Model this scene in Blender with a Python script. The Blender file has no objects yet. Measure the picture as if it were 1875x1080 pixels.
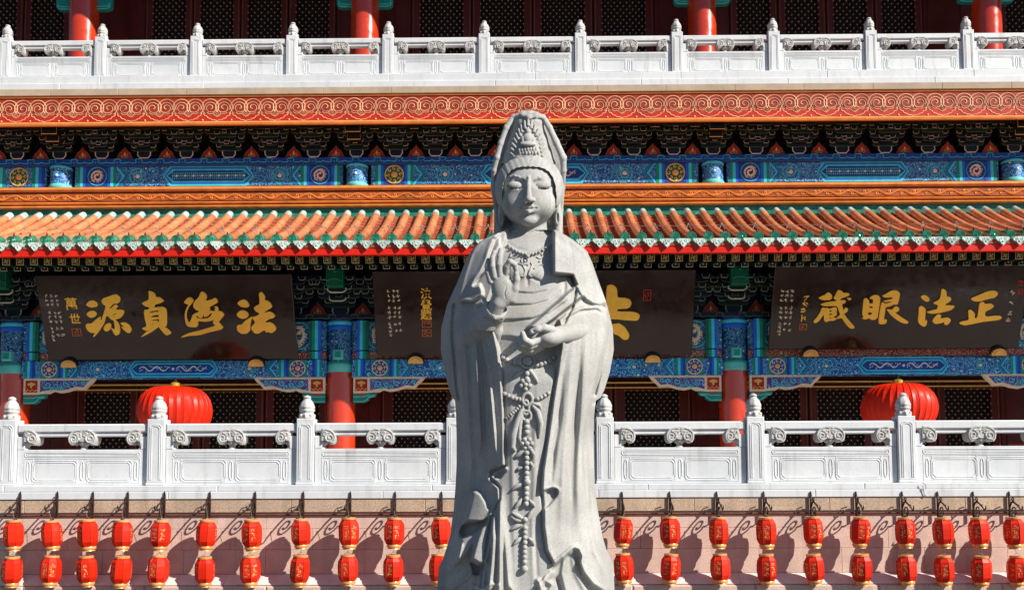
import bpy, bmesh, math, random
import numpy as np
from mathutils import Vector, Matrix

SC = bpy.context.scene
COL = SC.collection
R = math.radians
random.seed(7)
rng = np.random.default_rng(7)

# ------------------------------------------------------------------ camera
F = 1806.0                       # focal length in photo pixels (1875 wide)
EYE = 1.65                       # eye height above the forecourt
PITCH, YAW, ROLL = R(4.0), R(0.59), R(-0.20)
HORIZON = 915.0
PY0 = HORIZON - F * math.tan(PITCH)
cam_d = bpy.data.cameras.new('camera')
cam = bpy.data.objects.new('camera', cam_d)
COL.objects.link(cam)
cam_d.sensor_width = 36.0
cam_d.lens = F / 1875.0 * 36.0
cam_d.shift_y = (PY0 - 540.0) / 1875.0
cam_d.clip_start = 0.1
cam_d.clip_end = 3000.0
CAM_M = Matrix.Rotation(YAW, 4, 'Z') @ Matrix.Rotation(math.pi / 2 + PITCH, 4, 'X') @ Matrix.Rotation(ROLL, 4, 'Z')
CAM_M.translation = Vector((0, 0, EYE))
cam.matrix_world = CAM_M
SC.camera = cam
C3 = CAM_M.to_3x3()


def W(px, py, Y):
    """point of the place at depth Y that a photo pixel shows"""
    d = C3 @ Vector(((px - 937.5) / F, (PY0 - py) / F, -1.0))
    t = Y / d.y
    return Vector((d.x * t, Y, EYE + d.z * t))


VPX = 937.5 + F * math.tan(YAW)
def Zp(py, Y): return W(970, py, Y).z
def Xp(px, Y, py=500): return W(px, py, Y).x

# ------------------------------------------------------------------ sky, sun, exposure
SUN_FROM = Vector((1.62, -1.0, 1.34)).normalized()
SUN_EL = math.asin(SUN_FROM.z)
SUN_AZ = math.atan2(SUN_FROM.x, SUN_FROM.y)
world = bpy.data.worlds.new('World')
SC.world = world
world.use_nodes = True
wn = world.node_tree.nodes
wl = world.node_tree.links
for n in list(wn): wn.remove(n)
wo = wn.new('ShaderNodeOutputWorld')
wb = wn.new('ShaderNodeBackground')
ws = wn.new('ShaderNodeTexSky')
ws.sky_type = 'NISHITA'
ws.sun_disc = False
ws.sun_elevation = SUN_EL
ws.sun_rotation = SUN_AZ
ws.altitude = 50
ws.air_density = 1.0
ws.dust_density = 0.2
ws.ozone_density = 4.5
wb.inputs['Strength'].default_value = 0.057
wl.new(ws.outputs[0], wb.inputs[0])
wl.new(wb.outputs[0], wo.inputs[0])
sun_d = bpy.data.lights.new('sun', 'SUN')
sun_d.energy = 5.0
sun_d.angle = R(0.53)
sun_d.color = (1.0, 0.93, 0.83)
sun = bpy.data.objects.new('sun', sun_d)
COL.objects.link(sun)
sun.location = (20, -12, 25)
sun.rotation_euler = (-SUN_FROM).to_track_quat('-Z', 'Y').to_euler()
SC.view_settings.view_transform = 'Standard'
SC.view_settings.look = 'None'
SC.view_settings.gamma = 1.0
SC.view_settings.exposure = 0.72
SC.view_settings.use_curve_mapping = False
SC.cycles.max_bounces = 6

# ------------------------------------------------------------------ mesh building
class MB:
    def __init__(self):
        self.v = []; self.f = []
    def add(self, vs, fs):
        o = len(self.v)
        self.v.extend([tuple(p) for p in vs])
        self.f.extend([tuple(o + i for i in f) for f in fs])
        return self
    def box(self, x0, x1, y0, y1, z0, z1, c=0.0):
        """box; c chamfers the edges of the front (-y) face"""
        if c <= 0:
            vs = [(x0,y0,z0),(x1,y0,z0),(x1,y1,z0),(x0,y1,z0),(x0,y0,z1),(x1,y0,z1),(x1,y1,z1),(x0,y1,z1)]
            fs = [(0,1,5,4),(1,2,6,5),(2,3,7,6),(3,0,4,7),(4,5,6,7),(3,2,1,0)]
            return self.add(vs, fs)
        vs = [(x0+c,y0,z0+c),(x1-c,y0,z0+c),(x1-c,y0,z1-c),(x0+c,y0,z1-c),
              (x0,y0+c,z0),(x1,y0+c,z0),(x1,y0+c,z1),(x0,y0+c,z1),
              (x0,y1,z0),(x1,y1,z0),(x1,y1,z1),(x0,y1,z1)]
        fs = [(0,1,2,3)]
        for a in (0, 4):
            for i in range(4):
                j = (i+1) % 4
                fs.append((a+i, a+4+i, a+4+j, a+j))
        fs.append((11,10,9,8))
        return self.add(vs, fs)
    def prism(self, poly, y0, y1, c=0.0):
        """outline in x,z drawn out from y0 (front) to y1"""
        n = len(poly)
        ar = sum(poly[i][0]*poly[(i+1)%n][1]-poly[(i+1)%n][0]*poly[i][1] for i in range(n))
        if ar < 0: poly = poly[::-1]
        vs = [(x, y0, z) for x, z in poly] + [(x, y1, z) for x, z in poly]
        fs = [tuple(range(n)), tuple(range(2*n-1, n-1, -1))]
        for i in range(n):
            j = (i+1) % n
            fs.append((i, n+i, n+j, j))
        return self.add(vs, fs)
    def lathe(self, prof, n=16, c=(0,0,0), phase=0.0, sx=1.0, sy=1.0):
        vs = []; fs = []
        for r, z in prof:
            for k in range(n):
                a = 2*math.pi*k/n + phase
                vs.append((c[0]+sx*r*math.cos(a), c[1]+sy*r*math.sin(a), c[2]+z))
        m = len(prof)
        for i in range(m-1):
            for k in range(n):
                l = (k+1) % n
                fs.append((i*n+k, i*n+l, (i+1)*n+l, (i+1)*n+k))
        fs.append(tuple(range(n-1, -1, -1)))
        fs.append(tuple((m-1)*n+k for k in range(n)))
        return self.add(vs, fs)
    def tube(self, pts, r, n=6, flat=None, close=False):
        """round bar along points; flat=(axis index, factor) squashes it"""
        pts = [Vector(p) for p in pts]
        m = len(pts)
        if m < 2: return self
        rs = r if isinstance(r, (list, tuple)) else [r]*m
        vs = []; fs = []
        prev = None
        for i, p in enumerate(pts):
            if close:
                t = pts[(i+1) % m] - pts[i-1]
            else:
                t = pts[min(i+1, m-1)] - pts[max(i-1, 0)]
            if t.length < 1e-9: t = Vector((0,0,1))
            t.normalize()
            if prev is None:
                u = t.cross(Vector((0,1,0)))
                if u.length < 1e-3: u = t.cross(Vector((1,0,0)))
            else:
                u = prev - t*prev.dot(t)
                if u.length < 1e-4: u = t.cross(Vector((0,1,0)))
            u.normalize(); prev = u
            w = t.cross(u)
            for k in range(n):
                a = 2*math.pi*k/n
                d = (u*math.cos(a) + w*math.sin(a))*rs[i]
                if flat: d[flat[0]] *= flat[1]
                vs.append(p + d)
        for i in range(m if close else m-1):
            j = (i+1) % m
            for k in range(n):
                l = (k+1) % n
                fs.append((i*n+k, j*n+k, j*n+l, i*n+l))
        if not close:
            fs.append(tuple(range(n)))
            fs.append(tuple((m-1)*n+k for k in range(n-1, -1, -1)))
        return self.add(vs, fs)
    def extx(self, prof, x0, x1):
        """outline in y,z drawn out along x"""
        n = len(prof)
        vs = [(x0, y, z) for y, z in prof] + [(x1, y, z) for y, z in prof]
        fs = [tuple(range(n)), tuple(range(2*n-1, n-1, -1))]
        for i in range(n):
            j = (i+1) % n
            fs.append((i, n+i, n+j, j))
        return self.add(vs, fs)
    def ball(self, c, r, n=8, m=6, s=(1,1,1)):
        prof = []
        vs = [(c[0], c[1], c[2]-r*s[2])]; fs = []
        for i in range(1, m):
            a = -math.pi/2 + math.pi*i/m
            for k in range(n):
                b = 2*math.pi*k/n
                vs.append((c[0]+r*s[0]*math.cos(a)*math.cos(b), c[1]+r*s[1]*math.cos(a)*math.sin(b), c[2]+r*s[2]*math.sin(a)))
        vs.append((c[0], c[1], c[2]+r*s[2]))
        for k in range(n):
            l = (k+1) % n
            fs.append((0, 1+l, 1+k))
            fs.append((len(vs)-1, 1+(m-2)*n+k, 1+(m-2)*n+l))
        for i in range(m-2):
            for k in range(n):
                l = (k+1) % n
                fs.append((1+i*n+k, 1+i*n+l, 1+(i+1)*n+l, 1+(i+1)*n+k))
        return self.add(vs, fs)
    def moved(self, dx, dy, dz):
        self.v = [(a+dx, b+dy, c+dz) for a, b, c in self.v]
        return self
    def mesh(self, name, mat=None, smooth=None, fix=True):
        me = bpy.data.meshes.new(name)
        me.from_pydata(self.v, [], self.f)
        if fix:
            bm = bmesh.new(); bm.from_mesh(me)
            bmesh.ops.recalc_face_normals(bm, faces=bm.faces)
            bm.to_mesh(me); bm.free()
        if mat: me.materials.append(mat)
        if smooth is not None:
            for p in me.polygons: p.use_smooth = True
            me.set_sharp_from_angle(angle=R(smooth))
        return me


WLOC = {}
def ob(name, data, parent=None, loc=(0,0,0), rot=None, local=False, scale=None):
    """link an object; loc is in the place unless local"""
    o = bpy.data.objects.new(name, data)
    COL.objects.link(o)
    loc = Vector(loc)
    if parent is not None:
        o.parent = parent
        base = WLOC.get(parent.name, Vector((0,0,0)))
        if local:
            WLOC[o.name] = base + loc
            o.location = loc
        else:
            WLOC[o.name] = loc.copy()
            o.location = loc - base
    else:
        WLOC[o.name] = loc.copy()
        o.location = loc
    if rot: o.rotation_euler = rot
    if scale: o.scale = scale
    return o

def tag(o, label, cat, group=None):
    o['label'] = label; o['category'] = cat
    if group: o['group'] = group
    return o
def thing(name, label, cat, loc=(0,0,0), group=None, rot=None):
    return tag(ob(name, None, None, loc, rot), label, cat, group)
def structure(o):
    o['kind'] = 'structure'; return o

# ------------------------------------------------------------------ materials
class NT:
    def __init__(self, name):
        self.m = bpy.data.materials.new(name)
        self.m.use_nodes = True
        self.t = self.m.node_tree
        self.n = self.t.nodes
        self.b = self.n['Principled BSDF']
        self._pos = None
    def node(self, typ, **kw):
        nd = self.n.new(typ)
        for k, v in kw.items():
            if k.startswith('i_'):
                nd.inputs[k[2:].replace('_', ' ')].default_value = v
            else:
                setattr(nd, k, v)
        return nd
    def link(self, a, b):
        self.t.links.new(a, b)
    def pos(self, obj=False):
        if obj:
            return self.node('ShaderNodeTexCoord').outputs['Object']
        return self.node('ShaderNodeNewGeometry').outputs['Position']
    def noise(self, scale, detail=4, rough=0.55, vec=None, dist=0.0):
        nd = self.node('ShaderNodeTexNoise')
        nd.inputs['Scale'].default_value = scale
        nd.inputs['Detail'].default_value = detail
        nd.inputs['Roughness'].default_value = rough
        nd.inputs['Distortion'].default_value = dist
        self.link(vec if vec is not None else self.pos(), nd.inputs['Vector'])
        return nd.outputs['Fac']
    def ramp(self, fac, stops, interp='LINEAR'):
        nd = self.node('ShaderNodeValToRGB')
        e = nd.color_ramp.elements
        nd.color_ramp.interpolation = interp
        while len(e) < len(stops): e.new(0.5)
        for el, (p, c) in zip(e, stops):
            el.position = p
            el.color = (c[0], c[1], c[2], 1) if not isinstance(c, (int, float)) else (c, c, c, 1)
        self.link(fac, nd.inputs['Fac'])
        return nd.outputs['Color']
    def mix(self, fac, a, b, typ='MIX'):
        nd = self.node('ShaderNodeMix', data_type='RGBA', blend_type=typ)
        for s, v in ((0, fac), (6, a), (7, b)):
            if isinstance(v, (int, float)): nd.inputs[s].default_value = v
            elif isinstance(v, tuple): nd.inputs[s].default_value = (v[0], v[1], v[2], 1)
            else: self.link(v, nd.inputs[s])
        return nd.outputs[2]
    def math(self, op, a, b=None):
        nd = self.node('ShaderNodeMath', operation=op)
        for i, v in enumerate((a, b)):
            if v is None: continue
            if isinstance(v, (int, float)): nd.inputs[i].default_value = v
            else: self.link(v, nd.inputs[i])
        return nd.outputs[0]
    def streaks(self, a, col, amount, lo=0.52, hi=0.72, sc=7.0):
        mp = self.node('ShaderNodeMapping')
        mp.inputs['Scale'].default_value = (1.0, 1.0, 0.09)
        self.link(self.pos(), mp.inputs['Vector'])
        n1 = self.noise(sc, 6, 0.65, mp.outputs[0]); n2 = self.noise(1.1, 4, 0.6)
        m = self.math('MULTIPLY', self.ramp(n1, [(lo, 0.0), (hi, amount)]), self.ramp(n2, [(0.38, 0.0), (0.62, 1.0)]))
        return self.mix(m, a, col)
    def bump(self, h, strength, dist=0.01):
        nd = self.node('ShaderNodeBump')
        nd.inputs['Strength'].default_value = strength
        nd.inputs['Distance'].default_value = dist
        self.link(h, nd.inputs['Height'])
        self.link(nd.outputs[0], self.b.inputs['Normal'])
    def out(self, color=None, rough=None, metal=0.0, spec=None, coat=0.0):
        if color is not None:
            if isinstance(color, tuple): self.b.inputs['Base Color'].default_value = (*color, 1)
            else: self.link(color, self.b.inputs['Base Color'])
        if rough is not None:
            if isinstance(rough, (int, float)): self.b.inputs['Roughness'].default_value = rough
            else: self.link(rough, self.b.inputs['Roughness'])
        self.b.inputs['Metallic'].default_value = metal
        if spec is not None: self.b.inputs['Specular IOR Level'].default_value = spec
        if coat: self.b.inputs['Coat Weight'].default_value = coat; self.b.inputs['Coat Roughness'].default_value = 0.12
        return self.m

def worn(name, col, rough=0.5, var=0.25, scale=3.0, fine=40.0, bump=0.1, spec=0.22, dirt=None, metal=0.0, coat=0.0, perobj=0.0):
    """a paint or stone whose colour wanders a little; dirt is a second colour in patches"""
    t = NT(name)
    dark = tuple(c*(1-var) for c in col); light = tuple(min(1, c*(1+var*0.6)) for c in col)
    a = t.ramp(t.noise(scale, 6, 0.62), [(0.32, dark), (0.68, light)])
    if dirt:
        d = t.noise(scale*2.3, 8, 0.7)
        a = t.mix(t.ramp(d, [(0.55, 0.0), (0.75, 0.75)]), a, dirt)
    if perobj:
        oi = t.node('ShaderNodeObjectInfo')
        hsv = t.node('ShaderNodeHueSaturation')
        t.link(t.math('ADD', t.math('MULTIPLY', oi.outputs['Random'], perobj), 1-perobj/2), hsv.inputs['Value'])
        t.link(a, hsv.inputs['Color'])
        a = hsv.outputs[0]
    f = t.noise(fine, 3, 0.6)
    if bump: t.bump(f, bump, 0.01)
    rr = t.ramp(t.noise(scale*4, 4), [(0.3, max(0.03, rough-0.12)), (0.7, min(1, rough+0.12))])
    return t.out(a, rr, metal, spec, coat)

def speckled(name, base, dark, light, scale=120.0, rough=0.8, bump=0.25, stain=None, run=0.5, patch=0.78):
    t = NT(name)
    a = t.ramp(t.noise(scale, 2, 0.5), [(0.36, dark), (0.47, base), (0.56, base), (0.66, light)])
    b = t.ramp(t.noise(2.2, 6, 0.6), [(0.3, patch), (0.7, 1.1)])
    a = t.mix(1.0, a, b, 'MULTIPLY')
    if stain:
        s = t.noise(1.6, 8, 0.72)
        a = t.mix(t.ramp(s, [(0.54, 0.0), (0.72, 0.6)]), a, stain)
    a = t.streaks(a, tuple(c*0.45 for c in base), run, 0.48, 0.68)
    t.bump(t.noise(scale*0.8, 3, 0.6), bump, 0.006)
    return t.out(a, rough)

def scrolled(name, base, line, accent, scale=9.0, freq=26.0, thick=0.55):
    """painted curls: rings about scattered centres, broken up, with small dots"""
    t = NT(name)
    p = t.pos()
    mp = t.node('ShaderNodeMapping')
    mp.inputs['Scale'].default_value = (1, 0.12, 1)
    t.link(p, mp.inputs['Vector'])
    v = t.node('ShaderNodeTexVoronoi', feature='F1')
    v.inputs['Scale'].default_value = scale
    v.inputs['Randomness'].default_value = 0.75
    nz = t.node('ShaderNodeTexNoise'); nz.inputs['Scale'].default_value = scale*0.9
    t.link(mp.outputs[0], nz.inputs['Vector'])
    wob = t.mix(0.06, mp.outputs[0], nz.outputs['Color'], 'ADD')
    t.link(wob, v.inputs['Vector'])
    ring = t.math('SINE', t.math('MULTIPLY', v.outputs['Distance'], freq))
    brk = t.noise(scale*2.6, 2, 0.5, mp.outputs[0])
    m = t.math('MULTIPLY', t.ramp(ring, [(thick, 0.0), (thick+0.2, 1.0)]), t.ramp(brk, [(0.40, 0.0), (0.48, 1.0)]))
    a = t.mix(m, base, line)
    dots = t.ramp(v.outputs['Distance'], [(0.10, 1.0), (0.16, 0.0)])
    rnd = t.node('ShaderNodeSeparateColor')
    t.link(v.outputs['Color'], rnd.inputs[0])
    sel = t.ramp(rnd.outputs[0], [(0.45, 0.0), (0.5, 1.0)])
    a = t.mix(t.math('MULTIPLY', dots, sel), a, accent)
    return t.out(a, 0.45)

M = {}
M['marble'] = None
def build_materials():
    t = NT('white_marble')
    a = t.ramp(t.noise(1.3, 8, 0.65), [(0.3, (0.535, 0.555, 0.575)), (0.7, (0.645, 0.66, 0.67))])
    vein = t.ramp(t.noise(1.1, 10, 0.7, dist=2.5), [(0.485, 0.0), (0.5, 0.30), (0.515, 0.0)])
    a = t.mix(vein, a, (0.42, 0.42, 0.42))
    d = t.ramp(t.noise(4.0, 8, 0.7), [(0.58, 0.0), (0.78, 0.35)])
    a = t.mix(d, a, (0.42, 0.39, 0.33))
    a = t.streaks(a, (0.24, 0.23, 0.21), 0.55)
    t.bump(t.noise(55, 4, 0.6), 0.12, 0.006)
    M['marble'] = t.out(a, 0.55)
    M['granite_wall'] = speckled('pink_granite', (0.60, 0.435, 0.365), (0.45, 0.31, 0.255), (0.66, 0.53, 0.45), 70, 0.8, 0.2, (0.46, 0.33, 0.26))
    M['granite_strip'] = speckled('tan_granite', (0.46, 0.335, 0.235), (0.30, 0.20, 0.13), (0.58, 0.45, 0.34), 75, 0.8, 0.2, (0.36, 0.25, 0.17))
    M['statue'] = speckled('grey_granite', (0.365, 0.365, 0.348), (0.275, 0.274, 0.265), (0.425, 0.424, 0.408), 100, 0.8, 0.04, (0.31, 0.285, 0.25), 0.65, 0.72)
    M['ledge'] = worn('pink_marble', (0.66, 0.55, 0.52), 0.6, 0.12, 2.0, 50, 0.1, dirt=(0.50, 0.38, 0.34))
    M['beige'] = worn('beige_stone', (0.42, 0.33, 0.24), 0.75, 0.2, 2.0, 50, 0.15, dirt=(0.28, 0.21, 0.15))
    M['terrace'] = worn('terrace_paving', (0.43, 0.41, 0.38), 0.7, 0.15, 0.8, 20, 0.1)
    M['ground'] = worn('paving', (0.10, 0.097, 0.092), 0.85, 0.25, 0.8, 20, 0.2)
    M['red_column'] = worn('red_lacquer', (0.50, 0.036, 0.008), 0.24, 0.12, 1.2, 30, 0.02, spec=0.5, coat=0.5)
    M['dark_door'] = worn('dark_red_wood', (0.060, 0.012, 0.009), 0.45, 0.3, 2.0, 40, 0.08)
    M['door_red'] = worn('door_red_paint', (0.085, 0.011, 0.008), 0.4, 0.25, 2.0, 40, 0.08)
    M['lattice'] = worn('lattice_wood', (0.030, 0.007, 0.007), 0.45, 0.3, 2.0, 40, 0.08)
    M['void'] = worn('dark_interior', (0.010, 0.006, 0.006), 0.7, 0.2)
    M['gold'] = worn('gilt', (0.78, 0.40, 0.10), 0.42, 0.18, 5, 60, 0.08, metal=0.15)
    M['gold_letter'] = worn('gilt_letter', (1.0, 0.53, 0.075), 0.42, 0.1, 8, 60, 0.06, metal=0.65)
    M['gold_stud'] = worn('gilt_stud', (0.50, 0.34, 0.22), 0.4, 0.1)
    M['gold_line'] = worn('gilt_line', (0.80, 0.52, 0.16), 0.5, 0.2, 6, 60, 0.05)
    M['pale_line'] = worn('pale_line', (0.62, 0.55, 0.46), 0.5, 0.25, 6, 60, 0.05)
    M['band_red'] = worn('band_red', (0.46, 0.026, 0.012), 0.5, 0.22, 2.5, 60, 0.08, dirt=(0.40, 0.05, 0.03))
    M['cloud_fill'] = worn('cloud_brown_red', (0.29, 0.034, 0.018), 0.55, 0.3, 30, 90, 0.3)
    M['cloud_line'] = worn('cloud_line', (0.74, 0.40, 0.22), 0.5, 0.2, 6, 60, 0.1)
    M['orange_edge'] = worn('orange_paint', (0.74, 0.27, 0.07), 0.45, 0.2, 3, 50, 0.1)
    M['orange'] = worn('orange_glaze', (0.70, 0.235, 0.05), 0.3, 0.25, 2.2, 30, 0.1, dirt=(0.50, 0.10, 0.02), coat=0.3)
    M['tile_orange'] = worn('tile_orange_glaze', (0.58, 0.21, 0.095), 0.28, 0.28, 5, 26, 0.15, dirt=(0.42, 0.13, 0.05), coat=0.35, perobj=0.4)
    M['tile_green'] = worn('tile_green_glaze', (0.022, 0.20, 0.12), 0.22, 0.35, 6, 30, 0.1, dirt=(0.30, 0.46, 0.38), coat=0.5, perobj=0.3)
    M['tile_pale'] = worn('tile_pale_glaze', (0.46, 0.56, 0.50), 0.25, 0.4, 14, 40, 0.3, dirt=(0.70, 0.74, 0.70), coat=0.5, perobj=0.3)
    M['pan_tile'] = worn('pan_tile', (0.30, 0.075, 0.035), 0.5, 0.4, 5, 30, 0.2)
    M['fascia_red'] = worn('fascia_red', (0.60, 0.016, 0.006), 0.4, 0.12, 2)
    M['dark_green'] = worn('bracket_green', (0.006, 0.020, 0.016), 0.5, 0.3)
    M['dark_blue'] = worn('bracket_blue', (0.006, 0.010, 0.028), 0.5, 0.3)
    M['black'] = worn('near_black', (0.008, 0.008, 0.008), 0.6, 0.3)  # plain near-black for bracket backs, soffits and beam heads
    M['flame_red'] = worn('flame_red', (0.42, 0.025, 0.012), 0.5, 0.25, 8)
    M['blue'] = worn('beam_blue', (0.014, 0.06, 0.30), 0.42, 0.25, 4)
    M['blue_bright'] = worn('beam_bright_blue', (0.02, 0.13, 0.66), 0.42, 0.2, 4)
    M['cyan'] = worn('beam_cyan', (0.06, 0.60, 0.68), 0.42, 0.2, 4)
    M['teal'] = worn('beam_teal', (0.012, 0.25, 0.20), 0.42, 0.2, 4)
    M['teal_light'] = worn('beam_pale_teal', (0.12, 0.52, 0.46), 0.42, 0.2, 4)
    M['green'] = worn('beam_green', (0.012, 0.14, 0.065), 0.42, 0.2, 4)
    M['scroll_blue'] = scrolled('scrolled_blue', (0.012, 0.060, 0.28), (0.14, 0.64, 0.84), (0.90, 0.84, 0.58), 7.5, 30, 0.46)
    M['scroll_dark'] = scrolled('scrolled_dark_blue', (0.006, 0.035, 0.15), (0.10, 0.46, 0.62), (0.70, 0.82, 0.82), 8.5, 28, 0.48)
    M['scroll_purple'] = scrolled('scrolled_purple', (0.08, 0.016, 0.17), (0.22, 0.48, 0.75), (0.75, 0.07, 0.06), 8.5, 24, 0.5)
    M['scroll_red'] = scrolled('scrolled_red', (0.24, 0.02, 0.03), (0.62, 0.45, 0.25), (0.10, 0.30, 0.50), 10.0, 24)
    M['cream'] = worn('cream_paint', (0.82, 0.62, 0.42), 0.5, 0.15, 6)
    M['white_paint'] = worn('white_paint', (0.72, 0.74, 0.72), 0.5, 0.1, 6)
    M['plaque'] = worn('plaque_lacquer', (0.030, 0.0135, 0.008), 0.12, 0.2, 1.5, 20, 0.0, spec=0.36)
    M['seal_red'] = worn('seal_red', (0.62, 0.04, 0.02), 0.5, 0.2, 20)
    M['seal_orange'] = worn('seal_orange', (0.70, 0.17, 0.04), 0.5, 0.2, 20)
    M['iron'] = worn('wrought_iron', (0.035, 0.016, 0.012), 0.55, 0.4, 12, 60, 0.2)
    M['rust'] = worn('rusty_iron', (0.16, 0.055, 0.03), 0.6, 0.4, 12, 60, 0.2)
    M['wire'] = worn('steel_wire', (0.25, 0.22, 0.20), 0.45, 0.2)
    # lantern cloth lets a little light through
    t = NT('lantern_red_cloth')
    a = t.ramp(t.noise(5, 5), [(0.3, (0.54, 0.012, 0.002)), (0.7, (0.66, 0.022, 0.004))])
    oi = t.node('ShaderNodeObjectInfo'); hs = t.node('ShaderNodeHueSaturation')
    t.link(t.math('ADD', t.math('MULTIPLY', oi.outputs['Random'], 0.28), 0.84), hs.inputs['Value']); t.link(a, hs.inputs['Color']); a = hs.outputs[0]
    t.bump(t.noise(60, 3), 0.08, 0.004)
    t.b.inputs['Subsurface Weight'].default_value = 0.0
    M['lantern_red'] = t.out(a, 0.42, spec=0.25)
    M['lantern_gold'] = worn('lantern_gold', (0.72, 0.34, 0.12), 0.34, 0.25, 9, 50, 0.05, metal=0.3)
    M['brass'] = worn('brass_cap', (0.80, 0.50, 0.06), 0.28, 0.15, 9, 50, 0.05, metal=0.6)
build_materials()
# ================================================================== setting
g = MB(); g.box(-400, 400, -300, 500, -1.0, 0.0)
structure(ob('ground', g.mesh('ground', M['ground'])))

# depths (metres from the camera along the axis of the place)
D_WALL, D_LRAIL, D_LCOL, D_LBEAM, D_LDOOR = 14.0, 14.17, 20.75, 20.45, 22.35
D_EAVE, D_RTOP, D_RIDGE = 18.5, 20.86, 20.86
D_MID, D_BAND, D_URAIL, D_UCOL, D_UDOOR = 22.55, 21.72, 21.98, 23.5, 24.9
XCEN = (Xp(981, D_LCOL, 700) + Xp(978, D_UCOL, 50)) / 2
BAYC = Xp(1340, D_LCOL, 720) - Xp(622, D_LCOL, 720)
BAYS = BAYC * 0.838
CX = [XCEN - BAYC/2 - BAYS, XCEN - BAYC/2, XCEN + BAYC/2, XCEN + BAYC/2 + BAYS]
XL, XR = CX[0] - 3.0, CX[3] + 3.0          # how far the front is built
FLOOR = Zp(884, D_WALL)                     # terrace level
UFLOOR = Zp(143, D_URAIL)

CXE = [CX[0]-BAYS]+CX+[CX[3]+BAYS]
hall = thing('temple_hall', 'two storey temple hall with orange tiled eave, painted blue beams and red columns', 'temple', (XCEN, 24.0, 0))

# ------------------------------------------------------------ lower storey wall and doors
def px(Y): return Y / F            # metres per photo pixel at depth Y

def lattice_mesh(w, h, step, mat):
    m = MB()
    nx = max(2, round(w/step)); nz = max(2, round(h/(step*0.58)))
    dx, dz = w/nx, h/nz
    # diagonal slats clipped to the opening
    k = dz/dx*2
    t = step*0.045
    def seg(x0, z0, x1, z1):
        m.tube([(x0, 0, z0), (x1, 0, z1)], t, 4)
    n = int(w/dx + h/(dz)) + 2
    for sgn in (1, -1):
        for i in range(-n, 2*n):
            # line z = sgn*s*(x - i*dx)
            s = 2*dz/dx
            xs = []
            for zz in (0, h):
                xs.append(i*dx*1.0 + sgn*zz/s)
            a, b = (xs[0], 0), (xs[1], h)
            # clip in x to 0..w
            def clip(p, q):
                (x0, z0), (x1, z1) = p, q
                if x0 > x1: x0, z0, x1, z1 = x1, z1, x0, z0
                if x1 <= 0 or x0 >= w: return None
                if x0 < 0: z0 += (0-x0)*(z1-z0)/(x1-x0); x0 = 0
                if x1 > w: z1 += (w-x1)*(z1-z0)/(x1-x0); x1 = w
                return x0, z0, x1, z1
            c = clip(a, b)
            if c and (c[2]-c[0]) > 0.01: seg(*c)
    me = m.mesh('lattice_screen', mat)
    st = MB()
    r = step*0.092
    for j in range(nz+1):
        for i in range(nx+1):
            x = i*dx + (dx/2 if j % 2 else 0)
            if x > w: continue
            st.prism([(x+r*math.cos(a), j*dz+r*math.sin(a)) for a in (0.5, 1.55, 2.6, 3.65, 4.7, 5.75)], -0.03, 0.0)
    return me, st.mesh('studs', M['gold_stud'])

def storey_wall(Yw, z0, z1, bays, lat, leaf_c, leaf_s, lw_c, lw_s, lz0, lz1, step):
    """back wall of a storey with door leaves bay by bay"""
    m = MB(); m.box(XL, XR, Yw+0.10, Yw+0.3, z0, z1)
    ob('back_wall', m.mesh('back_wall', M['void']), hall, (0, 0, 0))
    CX = CXE
    for b in range(5):
        xm = (CX[b]+CX[b+1])/2
        leaf = leaf_c if b == 2 else leaf_s
        lw = lw_c if b == 2 else lw_s
        x0 = xm - 2*leaf; x1 = xm + 2*leaf
        # side panels
        for a, c in ((CX[b], x0), (x1, CX[b+1])):
            p = MB(); p.box(a, c, Yw-0.02, Yw+0.10, z0, lz1+0.25, 0.02)
            p.box(a+0.55*(c-a) if a < xm-1 and a == CX[b] else a+0.12, c-0.08, Yw-0.05, Yw-0.021, z0+0.3, lz1+0.12, 0.02)
            ob('wall_panel', p.mesh('wall_panel', M['door_red']), hall)
        tr = MB(); tr.box(CX[b], CX[b+1], Yw-0.06, Yw+0.10, lz1+0.252, z1, 0.02)
        ob('transom', tr.mesh('transom', M['dark_door']), hall)
        key = (round(lw, 3), round(lz1-lz0, 3))
        if key not in lat:
            lat[key] = lattice_mesh(lw, lz1-lz0, step, M['lattice'])
        lm, sm = lat[key]
        for i in range(4):
            c = xm + (i-1.5)*leaf
            if c < XL or c > XR: continue
            h = leaf/2 - 0.012
            d = MB()
            zt = lz1 + 0.25
            sw = (leaf-lw)/2
            d.box(c-h, c-lw/2, Yw-0.04, Yw+0.04, z0, zt, 0.012)
            d.box(c+lw/2, c+h, Yw-0.04, Yw+0.04, z0, zt, 0.012)
            d.box(c-lw/2, c+lw/2, Yw-0.04, Yw+0.04, lz1, zt, 0.012)
            d.box(c-lw/2, c+lw/2, Yw-0.04, Yw+0.04, z0, lz0, 0.012)
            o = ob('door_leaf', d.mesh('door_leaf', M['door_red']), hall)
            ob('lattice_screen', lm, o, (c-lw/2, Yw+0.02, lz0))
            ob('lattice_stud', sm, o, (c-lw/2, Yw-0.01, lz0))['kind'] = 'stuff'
            ln = MB()
            for s in (-1, 1):
                ln.box(c+s*h-0.012-s*0.04, c+s*h+0.012-s*0.04, Yw-0.052, Yw-0.041, z0, zt-0.02)
            ob('gilt_bead', ln.mesh('gilt_bead', M['rust']), o)

LAT = {}
storey_wall(D_LDOOR, FLOOR, Zp(600, D_LDOOR), None, LAT, 1.76, 1.44, 1.22, 1.03, FLOOR+0.75, Zp(716, D_LDOOR), 11.4*px(D_LDOOR))
storey_wall(D_UDOOR, UFLOOR, Zp(-140, D_UDOOR), None, LAT, 1.58, 1.25, 1.12, 0.86, UFLOOR+0.15, Zp(-60, D_UDOOR), 11.4*px(D_UDOOR))
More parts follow.
